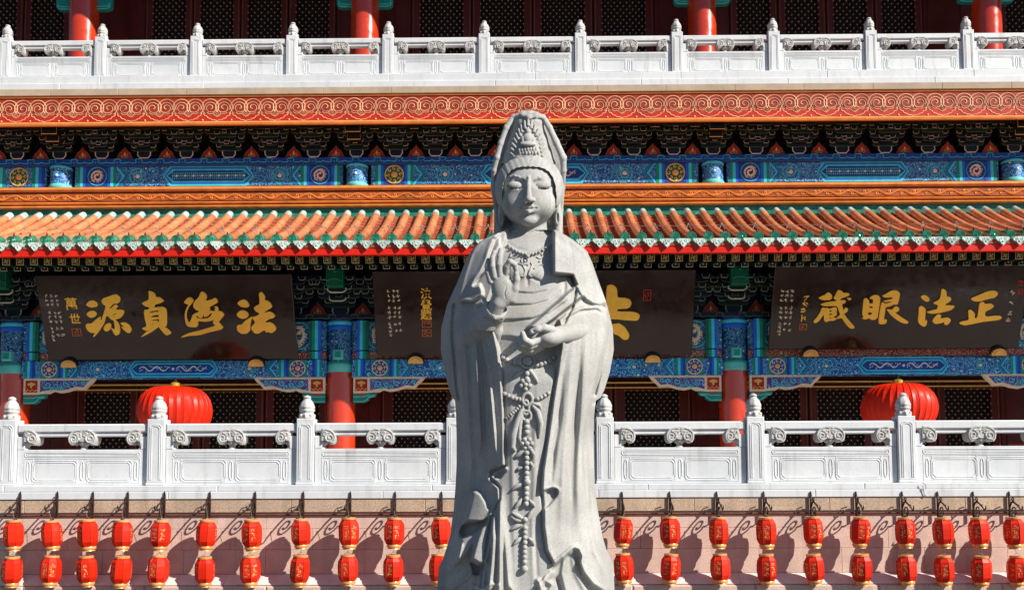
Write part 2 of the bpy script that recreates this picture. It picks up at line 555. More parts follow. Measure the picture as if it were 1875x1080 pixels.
# gilt lines over the lower doors
for b in range(3):
    m = MB()
    for yy, hh in ((702, 1.3), (711, 1.1)):
        z = Zp(yy, D_LDOOR)
        m.box(CX[b]+0.3, CX[b+1]-0.3, D_LDOOR-0.10, D_LDOOR-0.062, z-hh*px(D_LDOOR), z+hh*px(D_LDOOR))
    ob('gilt_moulding', m.mesh('gilt_moulding', M['gold_line']), hall)
# floors and body of the hall
m = MB(); m.box(XL, XR, D_LRAIL+0.35, 26.5, FLOOR-0.25, FLOOR)
structure(ob('terrace_floor', m.mesh('terrace_floor', M['terrace'])))
m = MB(); m.box(XL, XR, D_URAIL+0.3, 26.5, UFLOOR-0.2, UFLOOR)
ob('upper_floor', m.mesh('upper_floor', M['terrace']), hall)
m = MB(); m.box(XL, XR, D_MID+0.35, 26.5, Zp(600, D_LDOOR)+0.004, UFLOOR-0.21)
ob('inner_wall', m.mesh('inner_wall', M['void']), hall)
# soffit over the lower porch
m = MB(); m.box(XL, XR, D_LBEAM+0.45, D_MID+0.3, Zp(560, D_LBEAM), Zp(555, D_LBEAM))
ob('porch_ceiling', m.mesh('porch_ceiling', M['dark_green']), hall)

# ------------------------------------------------------------ columns
rcol_l = 26.3*px(D_LCOL); rcol_u = 26.6*px(D_UCOL)
zt_l = Zp(676, D_LCOL-rcol_l)
prof = [(rcol_l*1.25, 0), (rcol_l*1.25, 0.12), (rcol_l*1.02, 0.2), (rcol_l, 0.3), (rcol_l, zt_l-FLOOR)]
mc = MB().lathe(prof, 40).mesh('column', M['red_column'], 40)
headz = [Zp(y, D_LCOL-rcol_l) for y in (676, 664, 660, 640, 606, 601, 592, 586, 580)]
hd = MB().lathe([(rcol_l*1.003, headz[0]-FLOOR), (rcol_l*1.003, headz[8]-FLOOR)], 40).mesh('column_head', M['scroll_dark'], 40)
def ring(z0, z1, k, mat):
    return MB().lathe([(rcol_l*k*0.985, z0-FLOOR), (rcol_l*k, z0-FLOOR+0.015), (rcol_l*k, z1-FLOOR-0.015), (rcol_l*k*0.985, z1-FLOOR)], 40).mesh('ring', mat, 30)
hr = [ring(headz[0]-0.03, headz[1], 1.06, M['teal_light']), ring(headz[1], headz[2], 1.09, M['teal']), ring(headz[5], headz[6], 1.05, M['blue_bright']), ring(headz[6], headz[7], 1.06, M['cyan']), ring(headz[7], headz[8]+0.02, 1.04, M['blue'])]
pe = MB()
s_ = 9*px(20.3)
pe.box(-s_, s_, -0.10, 0.3, -s_, s_, 0.02)
pe_m = pe.mesh('beam_end', M['teal_light'])
pe2 = MB().box(-s_*0.62, s_*0.62, -0.108, -0.101, -s_*0.62, s_*0.62).mesh('beam_end_face', M['teal'])
for x in CX:
    c = ob('column', mc, hall, (x, D_LCOL, FLOOR))
    h = ob('column_head', hd, c, (x, D_LCOL, FLOOR))
    for r_ in hr: ob('painted_ring', r_, c, (x, D_LCOL, FLOOR))
    if abs(x - XCEN) < 30:
        ob('tenon', pe_m, c, (x, D_LCOL-rcol_l-0.02, Zp(648, D_LCOL-rcol_l)))
        ob('tenon_face', pe2, c, (x, D_LCOL-rcol_l-0.02, Zp(648, D_LCOL-rcol_l)))
zt_u = Zp(-120, D_UCOL)
mcu = MB().lathe([(rcol_u*1.25, 0), (rcol_u*1.25, 0.12), (rcol_u*1.02, 0.2), (rcol_u, 0.3), (rcol_u, zt_u-UFLOOR)], 40).mesh('column', M['red_column'], 40)
for x in CX:
    ob('upper_column', mcu, hall, (x, D_UCOL, UFLOOR))
# columns of the middle band
rm = 19.5*px(D_MID)
z0m, z1m = Zp(338, D_MID-rm), Zp(296, D_MID-rm)
mm = MB().lathe([(rm, 0), (rm, z1m-z0m)], 32).mesh('column_stub', M['scroll_blue'], 40)
mr = MB().lathe([(rm*1.02, 0), (rm*1.12, 0.03), (rm*1.12, 0.09), (rm*1.02, 0.13)], 32).mesh('ring', M['teal_light'], 40)
mr2 = MB().lathe([(rm*1.01, 0), (rm*1.06, 0.015), (rm*1.06, 0.04), (rm*1.01, 0.055)], 32).mesh('ring', M['cyan'], 40)
bd = MB().ball((0, 0, 0), 0.035).mesh('boss', M['white_paint'], 60)
for x in CX:
    c = ob('column_stub', mm, hall, (x, D_MID, z0m))
    ob('painted_ring', mr, c, (x, D_MID, z0m-0.02)); ob('painted_ring', mr2, c, (x, D_MID, z1m-0.06))
    ob('boss', bd, c, (x, D_MID-rm, z0m+0.55*(z1m-z0m)))

# ------------------------------------------------------------ painted beams
def hexa(w, h, cut): return [(-w, 0), (-w+cut, h), (w-cut, h), (w, 0), (w-cut, -h), (-w+cut, -h)]
def spiral(cx, cz, r0, r1, turns, a0, n=22, sg=1):
    return [(cx + (r0+(r1-r0)*i/n)*math.cos(a0+sg*2*math.pi*turns*i/n), cz + (r0+(r1-r0)*i/n)*math.sin(a0+sg*2*math.pi*turns*i/n)) for i in range(n+1)]

def dragon_mesh(w, h, seed, mat):
    """a gilt curling relief that fills a panel"""
    rr = random.Random(seed)
    m = MB()
    n = 48
    wide = w > h*2
    pts = []
    for i in range(n+1):
        t = i/n
        if wide: pts.append((w*(-0.9+1.8*t), 0, h*0.5*math.sin(t*2*math.pi*2.2)))
        else:
            a = 0.6+t*9.5; r0 = 0.18+0.70*t
            pts.append((w*r0*math.cos(a), 0, h*r0*math.sin(a)))
    m.tube(pts, [h*0.13*(0.4+0.8*math.sin(math.pi*min(1, 0.12+0.85*i/n))) for i in range(n+1)], 5, flat=(1, 0.35))
    for k in range(16 if wide else 12):
        if wide: cx, cz = w*(-0.92+1.84*(k+0.5)/16), rr.uniform(-0.75, 0.75)*h
        else:
            a = k*math.pi/6+rr.random()*0.3; cx, cz = 0.78*w*math.cos(a), 0.78*h*math.sin(a)
        m.tube([(x, 0, z) for x, z in spiral(cx, cz, h*0.20, h*0.04, 0.9, rr.random()*6, 9)], h*0.045, 4, flat=(1, 0.35))
    if not wide: m.ball((w*0.1, -0.004, h*0.32), h*0.16, 6, 4, (1, 0.4, 1))
    return m.mesh('gilt_relief', mat)

def flower_mesh(r, mats):
    out = []
    m = MB(); m.prism([(r*math.cos(2*math.pi*k/24), r*math.sin(2*math.pi*k/24)) for k in range(24)], -0.006, 0); out.append(('roundel', m.mesh('roundel', mats[0])))
    m = MB(); m.tube([(r*math.cos(2*math.pi*k/24), -0.006, r*math.sin(2*math.pi*k/24)) for k in range(24)], r*0.06, 4, close=True)
    for k in range(8):
        a = 2*math.pi*k/8
        m.tube([(x, -0.006, z) for x, z in spiral(0.68*r*math.cos(a), 0.68*r*math.sin(a), r*0.22, r*0.06, 0.8, a, 8)], r*0.05, 4)
    out.append(('roundel_scroll', m.mesh('roundel_scroll', mats[1])))
    m = MB(); m.ball((0, -0.006, 0), r*0.36, 12, 6, (1, 0.3, 1)); out.append(('roundel_boss', m.mesh('roundel_boss', mats[2], 50)))
    return out

RELIEF = {}
def relief(w, h, seed, mat):
    k = (round(w, 2), round(h, 2), seed, mat.name)
    if k not in RELIEF: RELIEF[k] = dragon_mesh(w, h, seed, mat)
    return RELIEF[k]

def painted_beam(name, x0, x1, Yf, z0, z1, lay, kind, base):
    """a beam with stripes, roundels, chevrons and a long cartouche; lay = offsets from the middle in metres"""
    zc, hh = (z0+z1)/2, (z1-z0)/2
    xm = (x0+x1)/2
    b = ob(name, MB().box(x0, x1, Yf, Yf+0.3, z0, z1, 0.02).mesh(name, M[base]), hall)
    car, field, s1, rd, s2 = lay
    parts = []
    # cartouche: three nested long hexagons
    for k, (mt, d) in enumerate((('cyan', 0), ('blue_bright', 1), ('cyan', 2), ('blue', 3))):
        w, h = car-hh*0.14*d, hh*(0.97-0.16*d)
        m = MB().prism([(xm+a, zc+c) for a, c in hexa(w, h, hh*0.62)], Yf-0.004*(k+1), Yf+0.005)
        ob('cartouche', m.mesh('cartouche', M[mt]), b)
    iw, ih = car-hh*0.9, hh*0.40
    if kind == 'lattice':
        m = MB(); m2 = MB(); st = ih*0.5
        nx = int(2*iw/st)
        for j in range(-1, 2):
            for i in range(nx+1):
                x = xm-iw+i*2*iw/nx; z = zc+j*ih*0.62
                (m2 if (i % 4 == 2 and j == 0) else m).ball((x, Yf-0.017, z), ih*(0.26 if i % 4 == 2 and j == 0 else 0.17), 6, 4, (1, 0.4, 1))
        for i in range(nx):
            x = xm-iw+(i+0.5)*2*iw/nx
            m.tube([(x-ih*0.22, Yf-0.017, zc-ih*0.35), (x+ih*0.22, Yf-0.017, zc+ih*0.35)], ih*0.05, 4)
        ob('cartouche_ornament', m.mesh('cartouche_ornament', M['teal_light']), b)['kind'] = 'stuff'
        ob('cartouche_pearl', m2.mesh('cartouche_pearl', M['white_paint']), b)['kind'] = 'stuff'
    else:
        mt = M['white_paint'] if kind == 'white' else M['cream']
        for s in (-1, 1):
            ob('gilt_relief', relief(iw*0.46, ih*1.25, 3 if s < 0 else 4, mt), b, (xm+s*iw*0.5, Yf-0.020, zc))
        ob('relief_pearl', MB().ball((0, 0, 0), ih*0.4, 8, 6, (1, 0.3, 1)).mesh('relief_pearl', mt, 50), b, (xm, Yf-0.020, zc))
    for s in (-1, 1):
        # chevrons closing the scrolled field
        for d, mt in ((0, 'cyan'), (1, 'blue_bright'), (2, 'teal')):
            w = hh*0.16
            xo = xm + s*(field-d*w*1.3)
            m = MB().prism([(xo, zc+hh*0.98), (xo+s*w, zc+hh*0.98), (xo+s*(w-hh*0.75)+s*hh*0.0, zc), (xo+s*w, zc-hh*0.98), (xo, zc-hh*0.98), (xo-s*hh*0.75, zc)][::1], Yf-0.005-0.001*d, Yf+0.004)
            ob('chevron', m.mesh('chevron', M[mt]), b)
        # flower in the scrolled field
        fx = (car+field)/2+hh*0.25
        m = MB().ball((xm+s*fx, Yf, zc), hh*0.20, 10, 6, (1, 0.3, 1))
        ob('flower_heart', m.mesh('flower_heart', M['cream'], 50), b)
        m = MB().tube([(xm+s*fx+hh*0.42*math.cos(2*math.pi*k/18), Yf-0.002, zc+hh*0.42*math.sin(2*math.pi*k/18)) for k in range(18)], hh*0.035, 4, close=True)
        m.tube([(xm+s*fx+hh*0.72*math.cos(2*math.pi*k/18)*(1+0.08*(k % 2)), Yf-0.002, zc+hh*0.72*math.sin(2*math.pi*k/18)*(1+0.08*(k % 2))) for k in range(18)], hh*0.03, 4, close=True)
        ob('flower_ring', m.mesh('flower_ring', M['cyan']), b)
        # stripes beside the roundel
        for c, flip in ((s1, 1), (s2, -1)):
            w = hh*0.27
            for k, mt in enumerate(('teal', 'cyan', 'blue_bright', 'blue')):
                xa = xm + s*c + s*flip*(k-1.5)*w
                m = MB().box(xa-w*0.5, xa+w*0.5, Yf-0.006-0.003*(k % 2), Yf+0.004, z0+0.004, z1-0.004)
                ob('stripe', m.mesh('stripe', M[mt]), b)
        m = MB().box(xm+s*rd-hh*1.0, xm+s*rd+hh*1.0, Yf-0.004, Yf+0.004, z0+0.006, z1-0.006)
        ob('roundel_field', m.mesh('roundel_field', M['blue'] if kind != 'white' else M['teal']), b)
        if kind == 'lattice':
            m = MB().tube([(xm+s*rd+hh*0.88*math.cos(2*math.pi*k/24), Yf-0.006, zc+hh*0.88*math.sin(2*math.pi*k/24)) for k in range(24)], hh*0.04, 4, close=True)
            ob('roundel_ring', m.mesh('roundel_ring', M['cyan']), b)
            ob('gilt_relief', relief(hh*0.62, hh*0.68, 5, M['cream']), b, (xm+s*rd, Yf-0.012, zc))
        else:
            for nm, me in FLOW[kind]:
                ob(nm, me, b, (xm+s*rd, Yf-0.005, zc))
    return b

hm = (Zp(299, D_MID)-Zp(337, D_MID))/2
FLOW = {'gold': flower_mesh(hm*0.86, (M['green'], M['gold_line'], M['gold']))}
hl = (Zp(656, D_LBEAM)-Zp(688, D_LBEAM))/2
FLOW['white'] = flower_mesh(hl*0.86, (M['blue'], M['cream'], M['gold']))
q = px(D_MID)
YM = D_MID-0.05
for b in range(3):
    x0, x1 = CX[b]+rm*1.35, CX[b+1]-rm*1.35
    lay = ((101, 224, 237, 262, 287) if b == 1 else (85, 172, 184, 209, 236))
    lay = [a*q for a in lay]
    painted_beam('painted_beam', x0, x1, YM, Zp(337, YM), Zp(299, YM), lay, 'gold' if b == 1 else 'lattice', 'scroll_blue')
# end stubs beyond the outer columns
for x0, x1 in ((XL, CX[0]-rm*1.35), (CX[3]+rm*1.35, XR)):
    bb = ob('painted_beam', MB().box(x0, x1, YM, YM+0.3, Zp(337, YM), Zp(299, YM), 0.02).mesh('painted_beam', M['scroll_blue']), hall)
    s = 1 if x0 > 0 else -1
    xe = x0 if s > 0 else x1
    zc = (Zp(337, YM)+Zp(299, YM))/2
    for k, mt in enumerate(('blue', 'blue_bright', 'cyan', 'teal')):
        xa = xe + s*(6+k*6)*q
        ob('stripe', MB().box(xa-3*q, xa+3*q, YM-0.006-0.003*(k % 2), YM+0.004, Zp(337, YM)+0.005, Zp(299, YM)-0.005).mesh('stripe', M[mt]), bb)
    for nm, me in FLOW['gold']: ob(nm, me, bb, (xe+s*52*q, YM-0.004, zc))
    for k, mt in enumerate(('teal', 'cyan', 'blue_bright')):
        xa = xe + s*(80+k*6)*q
        ob('stripe', MB().box(xa-3*q, xa+3*q, YM-0.006-0.003*(k % 2), YM+0.004, Zp(337, YM)+0.005, Zp(299, YM)-0.005).mesh('stripe', M[mt]), bb)
# wall behind the middle band
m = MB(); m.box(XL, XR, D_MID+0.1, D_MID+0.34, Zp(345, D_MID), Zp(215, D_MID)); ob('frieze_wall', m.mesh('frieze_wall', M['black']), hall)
# board with stepped cloud edge above the beam
YB = D_MID-0.12
m = MB(); m.box(XL, XR, YB, D_MID+0.1, Zp(298.5, YB), Zp(285, YB), 0.015)
pb = ob('plate_board', m.mesh('plate_board', M['blue']), hall)
def step_edge(Yf, zt, zb, w, xa, xb, period, mat, rad, nm):
    me_m = MB()
    p = period; h = zt-zb
    pts = [(-0.5*p, 0, zb+0.25*h), (-0.38*p, 0, zb), (-0.16*p, 0, zb), (-0.10*p, 0, zb+0.35*h), (-0.17*p, 0, zb+0.6*h), (-0.12*p, 0, zt), (0.12*p, 0, zt), (0.17*p, 0, zb+0.6*h), (0.10*p, 0, zb+0.35*h), (0.16*p, 0, zb), (0.38*p, 0, zb), (0.5*p, 0, zb+0.25*h)]
    me_m.tube(pts, rad, 5)
    me_m.ball((0, -0.005, zb+0.1*h), rad*1.6, 6, 4)
    me = me_m.mesh('cloud_step', mat)
    x = xa
    while x < xb:
        ob('cloud_step', me, nm, (x, Yf, 0)); x += period
step_edge(YB-0.003, Zp(286.5, YB), Zp(293.5, YB), 0, XL+0.3, XR-0.3, 40.8*px(YB), M['cyan'], 0.008, pb)

# ------------------------------------------------------------ bracket sets
def cup(m, mg, x, y, z, w, h, d):
    """bearing block: a cup shaped block with gilt edge"""
    m.prism([(x-w/2, z+h), (x+w/2, z+h), (x+w/2, z+h*0.45), (x+w*0.32, z), (x-w*0.32, z), (x-w/2, z+h*0.45)], y, y+d)
    t = w*0.042
    mg.tube([(x-w/2, y-0.002, z+h), (x-w/2, y-0.002, z+h*0.45), (x-w*0.32, y-0.002, z), (x+w*0.32, y-0.002, z), (x+w/2, y-0.002, z+h*0.45), (x+w/2, y-0.002, z+h)], t, 4)

def arm(w, h, y, d, mat, edge):
    m = MB(); mg = MB()
    pts = [(-w, h), (w, h), (w, h*0.5), (w*0.93, h*0.22), (w*0.8, h*0.05), (w*0.65, 0), (-w*0.65, 0), (-w*0.8, h*0.05), (-w*0.93, h*0.22), (-w, h*0.5)]
    m.prism(pts, y, y+d)
    mg.tube([(a, y-0.002, c) for a, c in pts[2:]], 0.0045, 4)
    mg.v = mg.v; 
    me = MB(); me.v = m.v + mg.v; n = len(m.v)
    me.f = m.f + [tuple(i+n for i in f) for f in mg.f]
    mesh = me.mesh('bracket_arm', mat, fix=True)
    mesh.materials.append(edge)
    for i, p in enumerate(mesh.polygons): p.material_index = 1 if i >= len(m.f) else 0
    return mesh

def two(m, mg, name, a, b):
    me = MB(); me.v = m.v+mg.v; n = len(m.v)
    me.f = m.f+[tuple(i+n for i in f) for f in mg.f]
    mesh = me.mesh(name, a); mesh.materials.append(b)
    for i, p in enumerate(mesh.polygons): p.material_index = 1 if i >= len(m.f) else 0
    return mesh

U = px(22.3)         # metre per photo pixel at the upper brackets
def bracket_kit(edge):
    kit = []
    # (mesh, name, dx, dy, dz in metres from the base point on the plate board)
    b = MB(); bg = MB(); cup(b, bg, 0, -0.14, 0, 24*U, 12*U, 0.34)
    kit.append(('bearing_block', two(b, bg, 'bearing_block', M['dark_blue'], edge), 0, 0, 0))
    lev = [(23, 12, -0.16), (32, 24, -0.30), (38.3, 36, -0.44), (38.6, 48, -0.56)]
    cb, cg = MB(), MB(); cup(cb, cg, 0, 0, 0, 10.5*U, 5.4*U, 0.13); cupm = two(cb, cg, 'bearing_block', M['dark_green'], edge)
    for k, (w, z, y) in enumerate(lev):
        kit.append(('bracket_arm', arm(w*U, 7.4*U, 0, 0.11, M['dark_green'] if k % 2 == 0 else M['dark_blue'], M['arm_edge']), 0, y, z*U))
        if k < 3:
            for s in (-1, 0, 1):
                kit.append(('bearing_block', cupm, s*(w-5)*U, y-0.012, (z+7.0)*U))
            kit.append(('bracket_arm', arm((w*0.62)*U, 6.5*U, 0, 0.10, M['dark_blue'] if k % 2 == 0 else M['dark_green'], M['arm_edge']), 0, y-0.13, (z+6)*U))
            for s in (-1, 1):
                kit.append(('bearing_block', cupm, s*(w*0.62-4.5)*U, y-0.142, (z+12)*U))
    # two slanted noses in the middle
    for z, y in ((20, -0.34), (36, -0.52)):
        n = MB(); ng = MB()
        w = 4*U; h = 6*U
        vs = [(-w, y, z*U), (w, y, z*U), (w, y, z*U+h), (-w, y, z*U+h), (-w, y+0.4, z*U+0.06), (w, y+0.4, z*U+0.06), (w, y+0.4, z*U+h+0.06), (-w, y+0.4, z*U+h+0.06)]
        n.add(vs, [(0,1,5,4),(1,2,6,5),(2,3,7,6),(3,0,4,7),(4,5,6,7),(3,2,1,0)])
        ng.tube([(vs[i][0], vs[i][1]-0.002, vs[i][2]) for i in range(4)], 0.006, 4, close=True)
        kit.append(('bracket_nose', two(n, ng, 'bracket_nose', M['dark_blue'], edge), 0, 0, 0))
    return kit
M['arm_edge'] = worn('arm_edge_green', (0.10, 0.15, 0.10), 0.5, 0.3)
KIT = bracket_kit(M['pale_line'])
core = MB(); core.box(-8*U, 8*U, -0.10, 0.14, 0, 60*U); core_m = core.mesh('bracket_set', M['black'])
def bracket_set(x, Y, z, sc=1.0):
    o = ob('bracket_set', core_m, hall, (x, Y, z))
    o.scale = (sc, 1, sc)
    for nm, me, dx, dy, dz in KIT:
        c = bpy.data.objects.new(nm, me); COL.objects.link(c)
        c.parent = o; c.location = (dx, dy, dz)
    return o
def ogee(w, h):
    r = [(0, h), (-0.06*w, h*0.86), (-0.16*w, h*0.70), (-0.34*w, h*0.52), (-0.40*w, h*0.34), (-0.5*w, h*0.14), (-0.5*w, 0)]
    return r + [(-a, b) for a, b in r[::-1][:-1]]
def flame(sc):
    w, h = 31*U*sc, 25*U*sc
    m = MB().prism(ogee(w, h), 0, 0.03); a = m.mesh('flame_panel', M['flame_red'])
    m = MB().tube([(x, -0.002, z) for x, z in ogee(w, h)], 0.006, 4, close=True); b = m.mesh('flame_edge', M['arm_edge'])
    m = MB()
    for s in (-1, 1):
        m.tube([(x, -0.004, z) for x, z in spiral(s*w*0.13, h*0.24, h*0.16, h*0.04, 1.1, 1.2, 10, s)], 0.007, 4)
    m.prism([(0, h*0.62), (-w*0.06, h*0.42), (0, h*0.3), (w*0.06, h*0.42)], -0.006, 0)
    c = m.mesh('flame_ornament', M['gold_line'])
    return a, b, c
FL = {}
def flame_panel(x, Y, z, sc):
    if sc not in FL: FL[sc] = flame(sc)
    a, b, c = FL[sc]
    o = ob('flame_panel', a, hall, (x, Y, z)); ob('flame_edge', b, o, (x, Y, z)); ob('flame_ornament', c, o, (x, Y, z))
zb = Zp(285, YB)+0.002
xs_set = []
for b, n in ((0, 7), (1, 9), (2, 7)):
    for i in range(n):
        xs_set.append(CX[b]+(CX[b+1]-CX[b])*i/n)
xs_set.append(CX[3])
for k in range(1, 4):
    xs_set.append(CX[3]+k*BAYS/7); xs_set.insert(0, CX[0]-k*BAYS/7)
for i, x in enumerate(xs_set):
    bracket_set(x, D_MID, zb)
    if i: flame_panel((x+xs_set[i-1])/2, D_MID-0.03, zb, 1.0)
# broad beam ends over each column
for x in CX:
    m = MB(); mg = MB()
    for y0, w, h, Y in ((231, 14, 8, 21.88), (248, 12, 5, 22.05)):
        zz = Zp(y0, Y)
        m.box(x-w*U, x+w*U, Y, Y+0.6, zz-h*U, zz+h*U)
        mg.tube([(x-w*U, Y-0.002, zz-h*U), (x+w*U, Y-0.002, zz-h*U), (x+w*U, Y-0.002, zz+h*U), (x-w*U, Y-0.002, zz+h*U)], 0.009, 4, close=True)
    ob('beam_head', two(m, mg, 'beam_head', M['black'], M['gold_line']), hall)

# ------------------------------------------------------------ red cloud band, stone edge
def moulding(name, prof, mat, parent=None):
    return ob(name, MB().extx(prof, XL, XR).mesh(name, mat, 25), parent or hall)
YR = D_BAND
zA, zB = Zp(176, YR), Zp(219, YR)
band = moulding('cloud_band', [(YR, zA), (YR, zB), (D_MID+0.1, zB), (D_MID+0.1, zA)], M['band_red'])
moulding('orange_edge', [(YR-0.03, zB-0.001), (YR-0.045, zB-0.03), (YR-0.03, Zp(225, YR)), (YR+0.04, Zp(225, YR)), (YR+0.04, zB-0.001)], M['orange_edge'])
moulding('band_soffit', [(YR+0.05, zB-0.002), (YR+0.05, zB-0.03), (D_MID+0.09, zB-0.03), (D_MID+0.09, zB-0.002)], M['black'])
moulding('groove_board', [(YR+0.03, Zp(170, YR)), (YR+0.03, zA+0.001), (D_MID, zA+0.001), (D_MID, Zp(170, YR))], M['pan_tile'])
YS = YR-0.05
moulding('orange_fillet', [(YS+0.03, Zp(169, YS)), (YS+0.03, Zp(172, YS)), (D_MID, Zp(172, YS)), (D_MID, Zp(169, YS))], M['orange_edge'])
zs0, zs1 = Zp(168.8, YS), Zp(157, YS)
xw = XL
k = 0
while xw < XR:
    l = 1.55
    ob('edge_stone', MB().box(xw+0.002, min(xw+l, XR)-0.002, YS, D_MID, zs0, zs1, 0.006).mesh('edge_stone', M['beige']), hall); xw += l
# cloud motif
mw = 54.4*px(YR); mh = zA-zB
def motif():
    line = MB(); fill = MB()
    sx = mw/300.0; sz = mh/245.0
    def P(x, y): return ((x-455)*sx, zA + (-(y-165))*sz)
    r = 0.0092
    for s in (-1, 1):
        def Q(x, y):
            return P(455+s*(455-x), y)
        arc = [Q(383+88*math.cos(R(a)), 258-84*math.sin(R(a))) for a in range(236, -52, -12)]
        line.tube([(x, -0.008, z) for x, z in arc], r, 5, flat=(1, 0.7))
        arc2 = [Q(385+62*math.cos(R(a)), 264-56*math.sin(R(a))) for a in range(205, -62, -14)]
        line.tube([(x, -0.009, z) for x, z in arc2], r*0.85, 5, flat=(1, 0.7))
        sp = []
        for i in range(24):
            a = R(-62-i*17); rr = 56-46*i/23
            sp.append(Q(386+rr*math.cos(a), 264-rr*math.sin(a)*0.92))
        line.tube([(x, -0.009, z) for x, z in sp], r*0.9, 5, flat=(1, 0.7))
        low = [Q(312, 318), Q(325, 345), Q(348, 350), Q(362, 372), Q(388, 378), Q(405, 392), Q(430, 392), Q(455, 402)]
        line.tube([(x, -0.004, z) for x, z in low], r, 5, flat=(1, 0.7))
        mid = [Q(350, 312), Q(375, 330), Q(410, 326), Q(430, 345), Q(455, 358)]
        line.tube([(x, -0.004, z) for x, z in mid], r*0.8, 5, flat=(1, 0.7))
        fill.prism([Q(305, 322), Q(305, 169), Q(455, 169), Q(455, 355), Q(430, 342), Q(410, 326), Q(372, 328), Q(345, 312), Q(325, 318)], -0.0035-(0.0008 if s > 0 else 0), 0.002)
    d = [P(415, 318), P(455, 285), P(495, 318), P(455, 352)]
    line.tube([(x, -0.006, z) for x, z in d], r*0.8, 4, close=True)
    d = [P(438, 318), P(455, 303), P(472, 318), P(455, 333)]
    line.tube([(x, -0.006, z) for x, z in d], r*0.7, 4, close=True)
    x, z = P(605, 392)
    line.ball((x, -0.004, z), 0.022, 8, 5, (1, 0.5, 1))
    return fill.mesh('cloud_motif', M['cloud_fill']), line.mesh('cloud_outline', M['cloud_line'], 60)
cf, cl = motif()
x = Xp(455/5.54, YR, 200)
while x > XL+mw: x -= mw
k = 0
while x < XR-mw*0.6:
    o = ob('cloud_motif', cf, band, (x, YR-(0.0004 if k % 2 else 0), 0)); ob('cloud_outline', cl, o, (x, YR-(0.0004 if k % 2 else 0), 0))
    x += mw; k += 1

M['ridge_dark'] = worn('ridge_dark_orange', (0.36, 0.085, 0.02), 0.4, 0.3, 4, 40, 0.1)  # darker orange ground behind the vine carving
# ------------------------------------------------------------ ridge moulding above the lower roof
YD = D_RIDGE
def zr(y): return Zp(y, YD)
moulding('ridge_cap', [(YD+0.04, zr(337)), (YD-0.04, zr(338.5)), (YD-0.05, zr(343)), (YD-0.01, zr(346)), (D_MID+0.08, zr(346)), (D_MID+0.08, zr(335)), (YD+0.2, zr(335))], M['orange'])
moulding('ridge_groove', [(YD+0.05, zr(345.9)), (YD+0.05, zr(349)), (YD+0.5, zr(349)), (YD+0.5, zr(345.9))], M['pan_tile'])
carv = moulding('carved_course', [(YD+0.01, zr(349.1)), (YD+0.01, zr(363)), (YD+0.5, zr(363)), (YD+0.5, zr(349.1))], M['ridge_dark'])
moulding('ridge_groove', [(YD+0.05, zr(363.1)), (YD+0.05, zr(365.5)), (YD+0.5, zr(365.5)), (YD+0.5, zr(363.1))], M['pan_tile'])
for a, c in ((365.6, 370.6), (372.2, 377.6)):
    moulding('ridge_roll', [(YD+0.02, zr(a)), (YD-0.04, zr(a+0.8)), (YD-0.06, zr((a+c)/2)), (YD-0.04, zr(c-0.6)), (YD+0.02, zr(c)), (YD+0.5, zr(c)), (YD+0.5, zr(a))], M['orange'])
moulding('ridge_groove', [(YD+0.03, zr(370.7)), (YD+0.03, zr(372.1)), (YD+0.5, zr(372.1)), (YD+0.5, zr(370.7))], M['pan_tile'])
vw = 46*px(YD)
def vine():
    m = MB()
    zc = zr(356); h = zr(350.5)-zc
    m.tube([(vw*(t/16-0.5), 0, zc+h*0.75*math.sin(2*math.pi*t/16)) for t in range(17)], 0.019, 5, flat=(1, 1.0))
    for s, xo in ((1, -0.25), (-1, 0.25)):
        m.tube([(x, 0, z) for x, z in spiral(xo*vw+0.05*vw, zc-s*h*0.25, h*0.62, h*0.1, 1.0, 1.57*s, 12, -s)], 0.013, 5, flat=(1, 0.8))
        m.tube([(xo*vw-0.16*vw, 0, zc+s*h*0.75), (xo*vw-0.05*vw, 0, zc+s*h*0.35), (xo*vw+0.10*vw, 0, zc+s*h*0.05)], [0.004, 0.017, 0.004], 5, flat=(1, 0.8))
        m.tube([(xo*vw+0.12*vw, 0, zc-s*h*0.75), (xo*vw+0.2*vw, 0, zc-s*h*0.5), (xo*vw+0.28*vw, 0, zc-s*h*0.8)], [0.004, 0.015, 0.004], 5, flat=(1, 0.8))
    return m.mesh('vine_carving', M['orange'], 60)
vm = vine()
x = XL+vw/2
while x < XR-vw/2:
    ob('vine_carving', vm, carv, (x, YD+0.008, 0)); x += vw
moulding('green_course', [(YD+0.05, zr(377.7)), (YD+0.05, Zp(386, YD+0.05)), (YD+0.02, Zp(400, YD)), (YD+0.5, Zp(400, YD)), (YD+0.5, zr(377.7))], M['tile_green'])

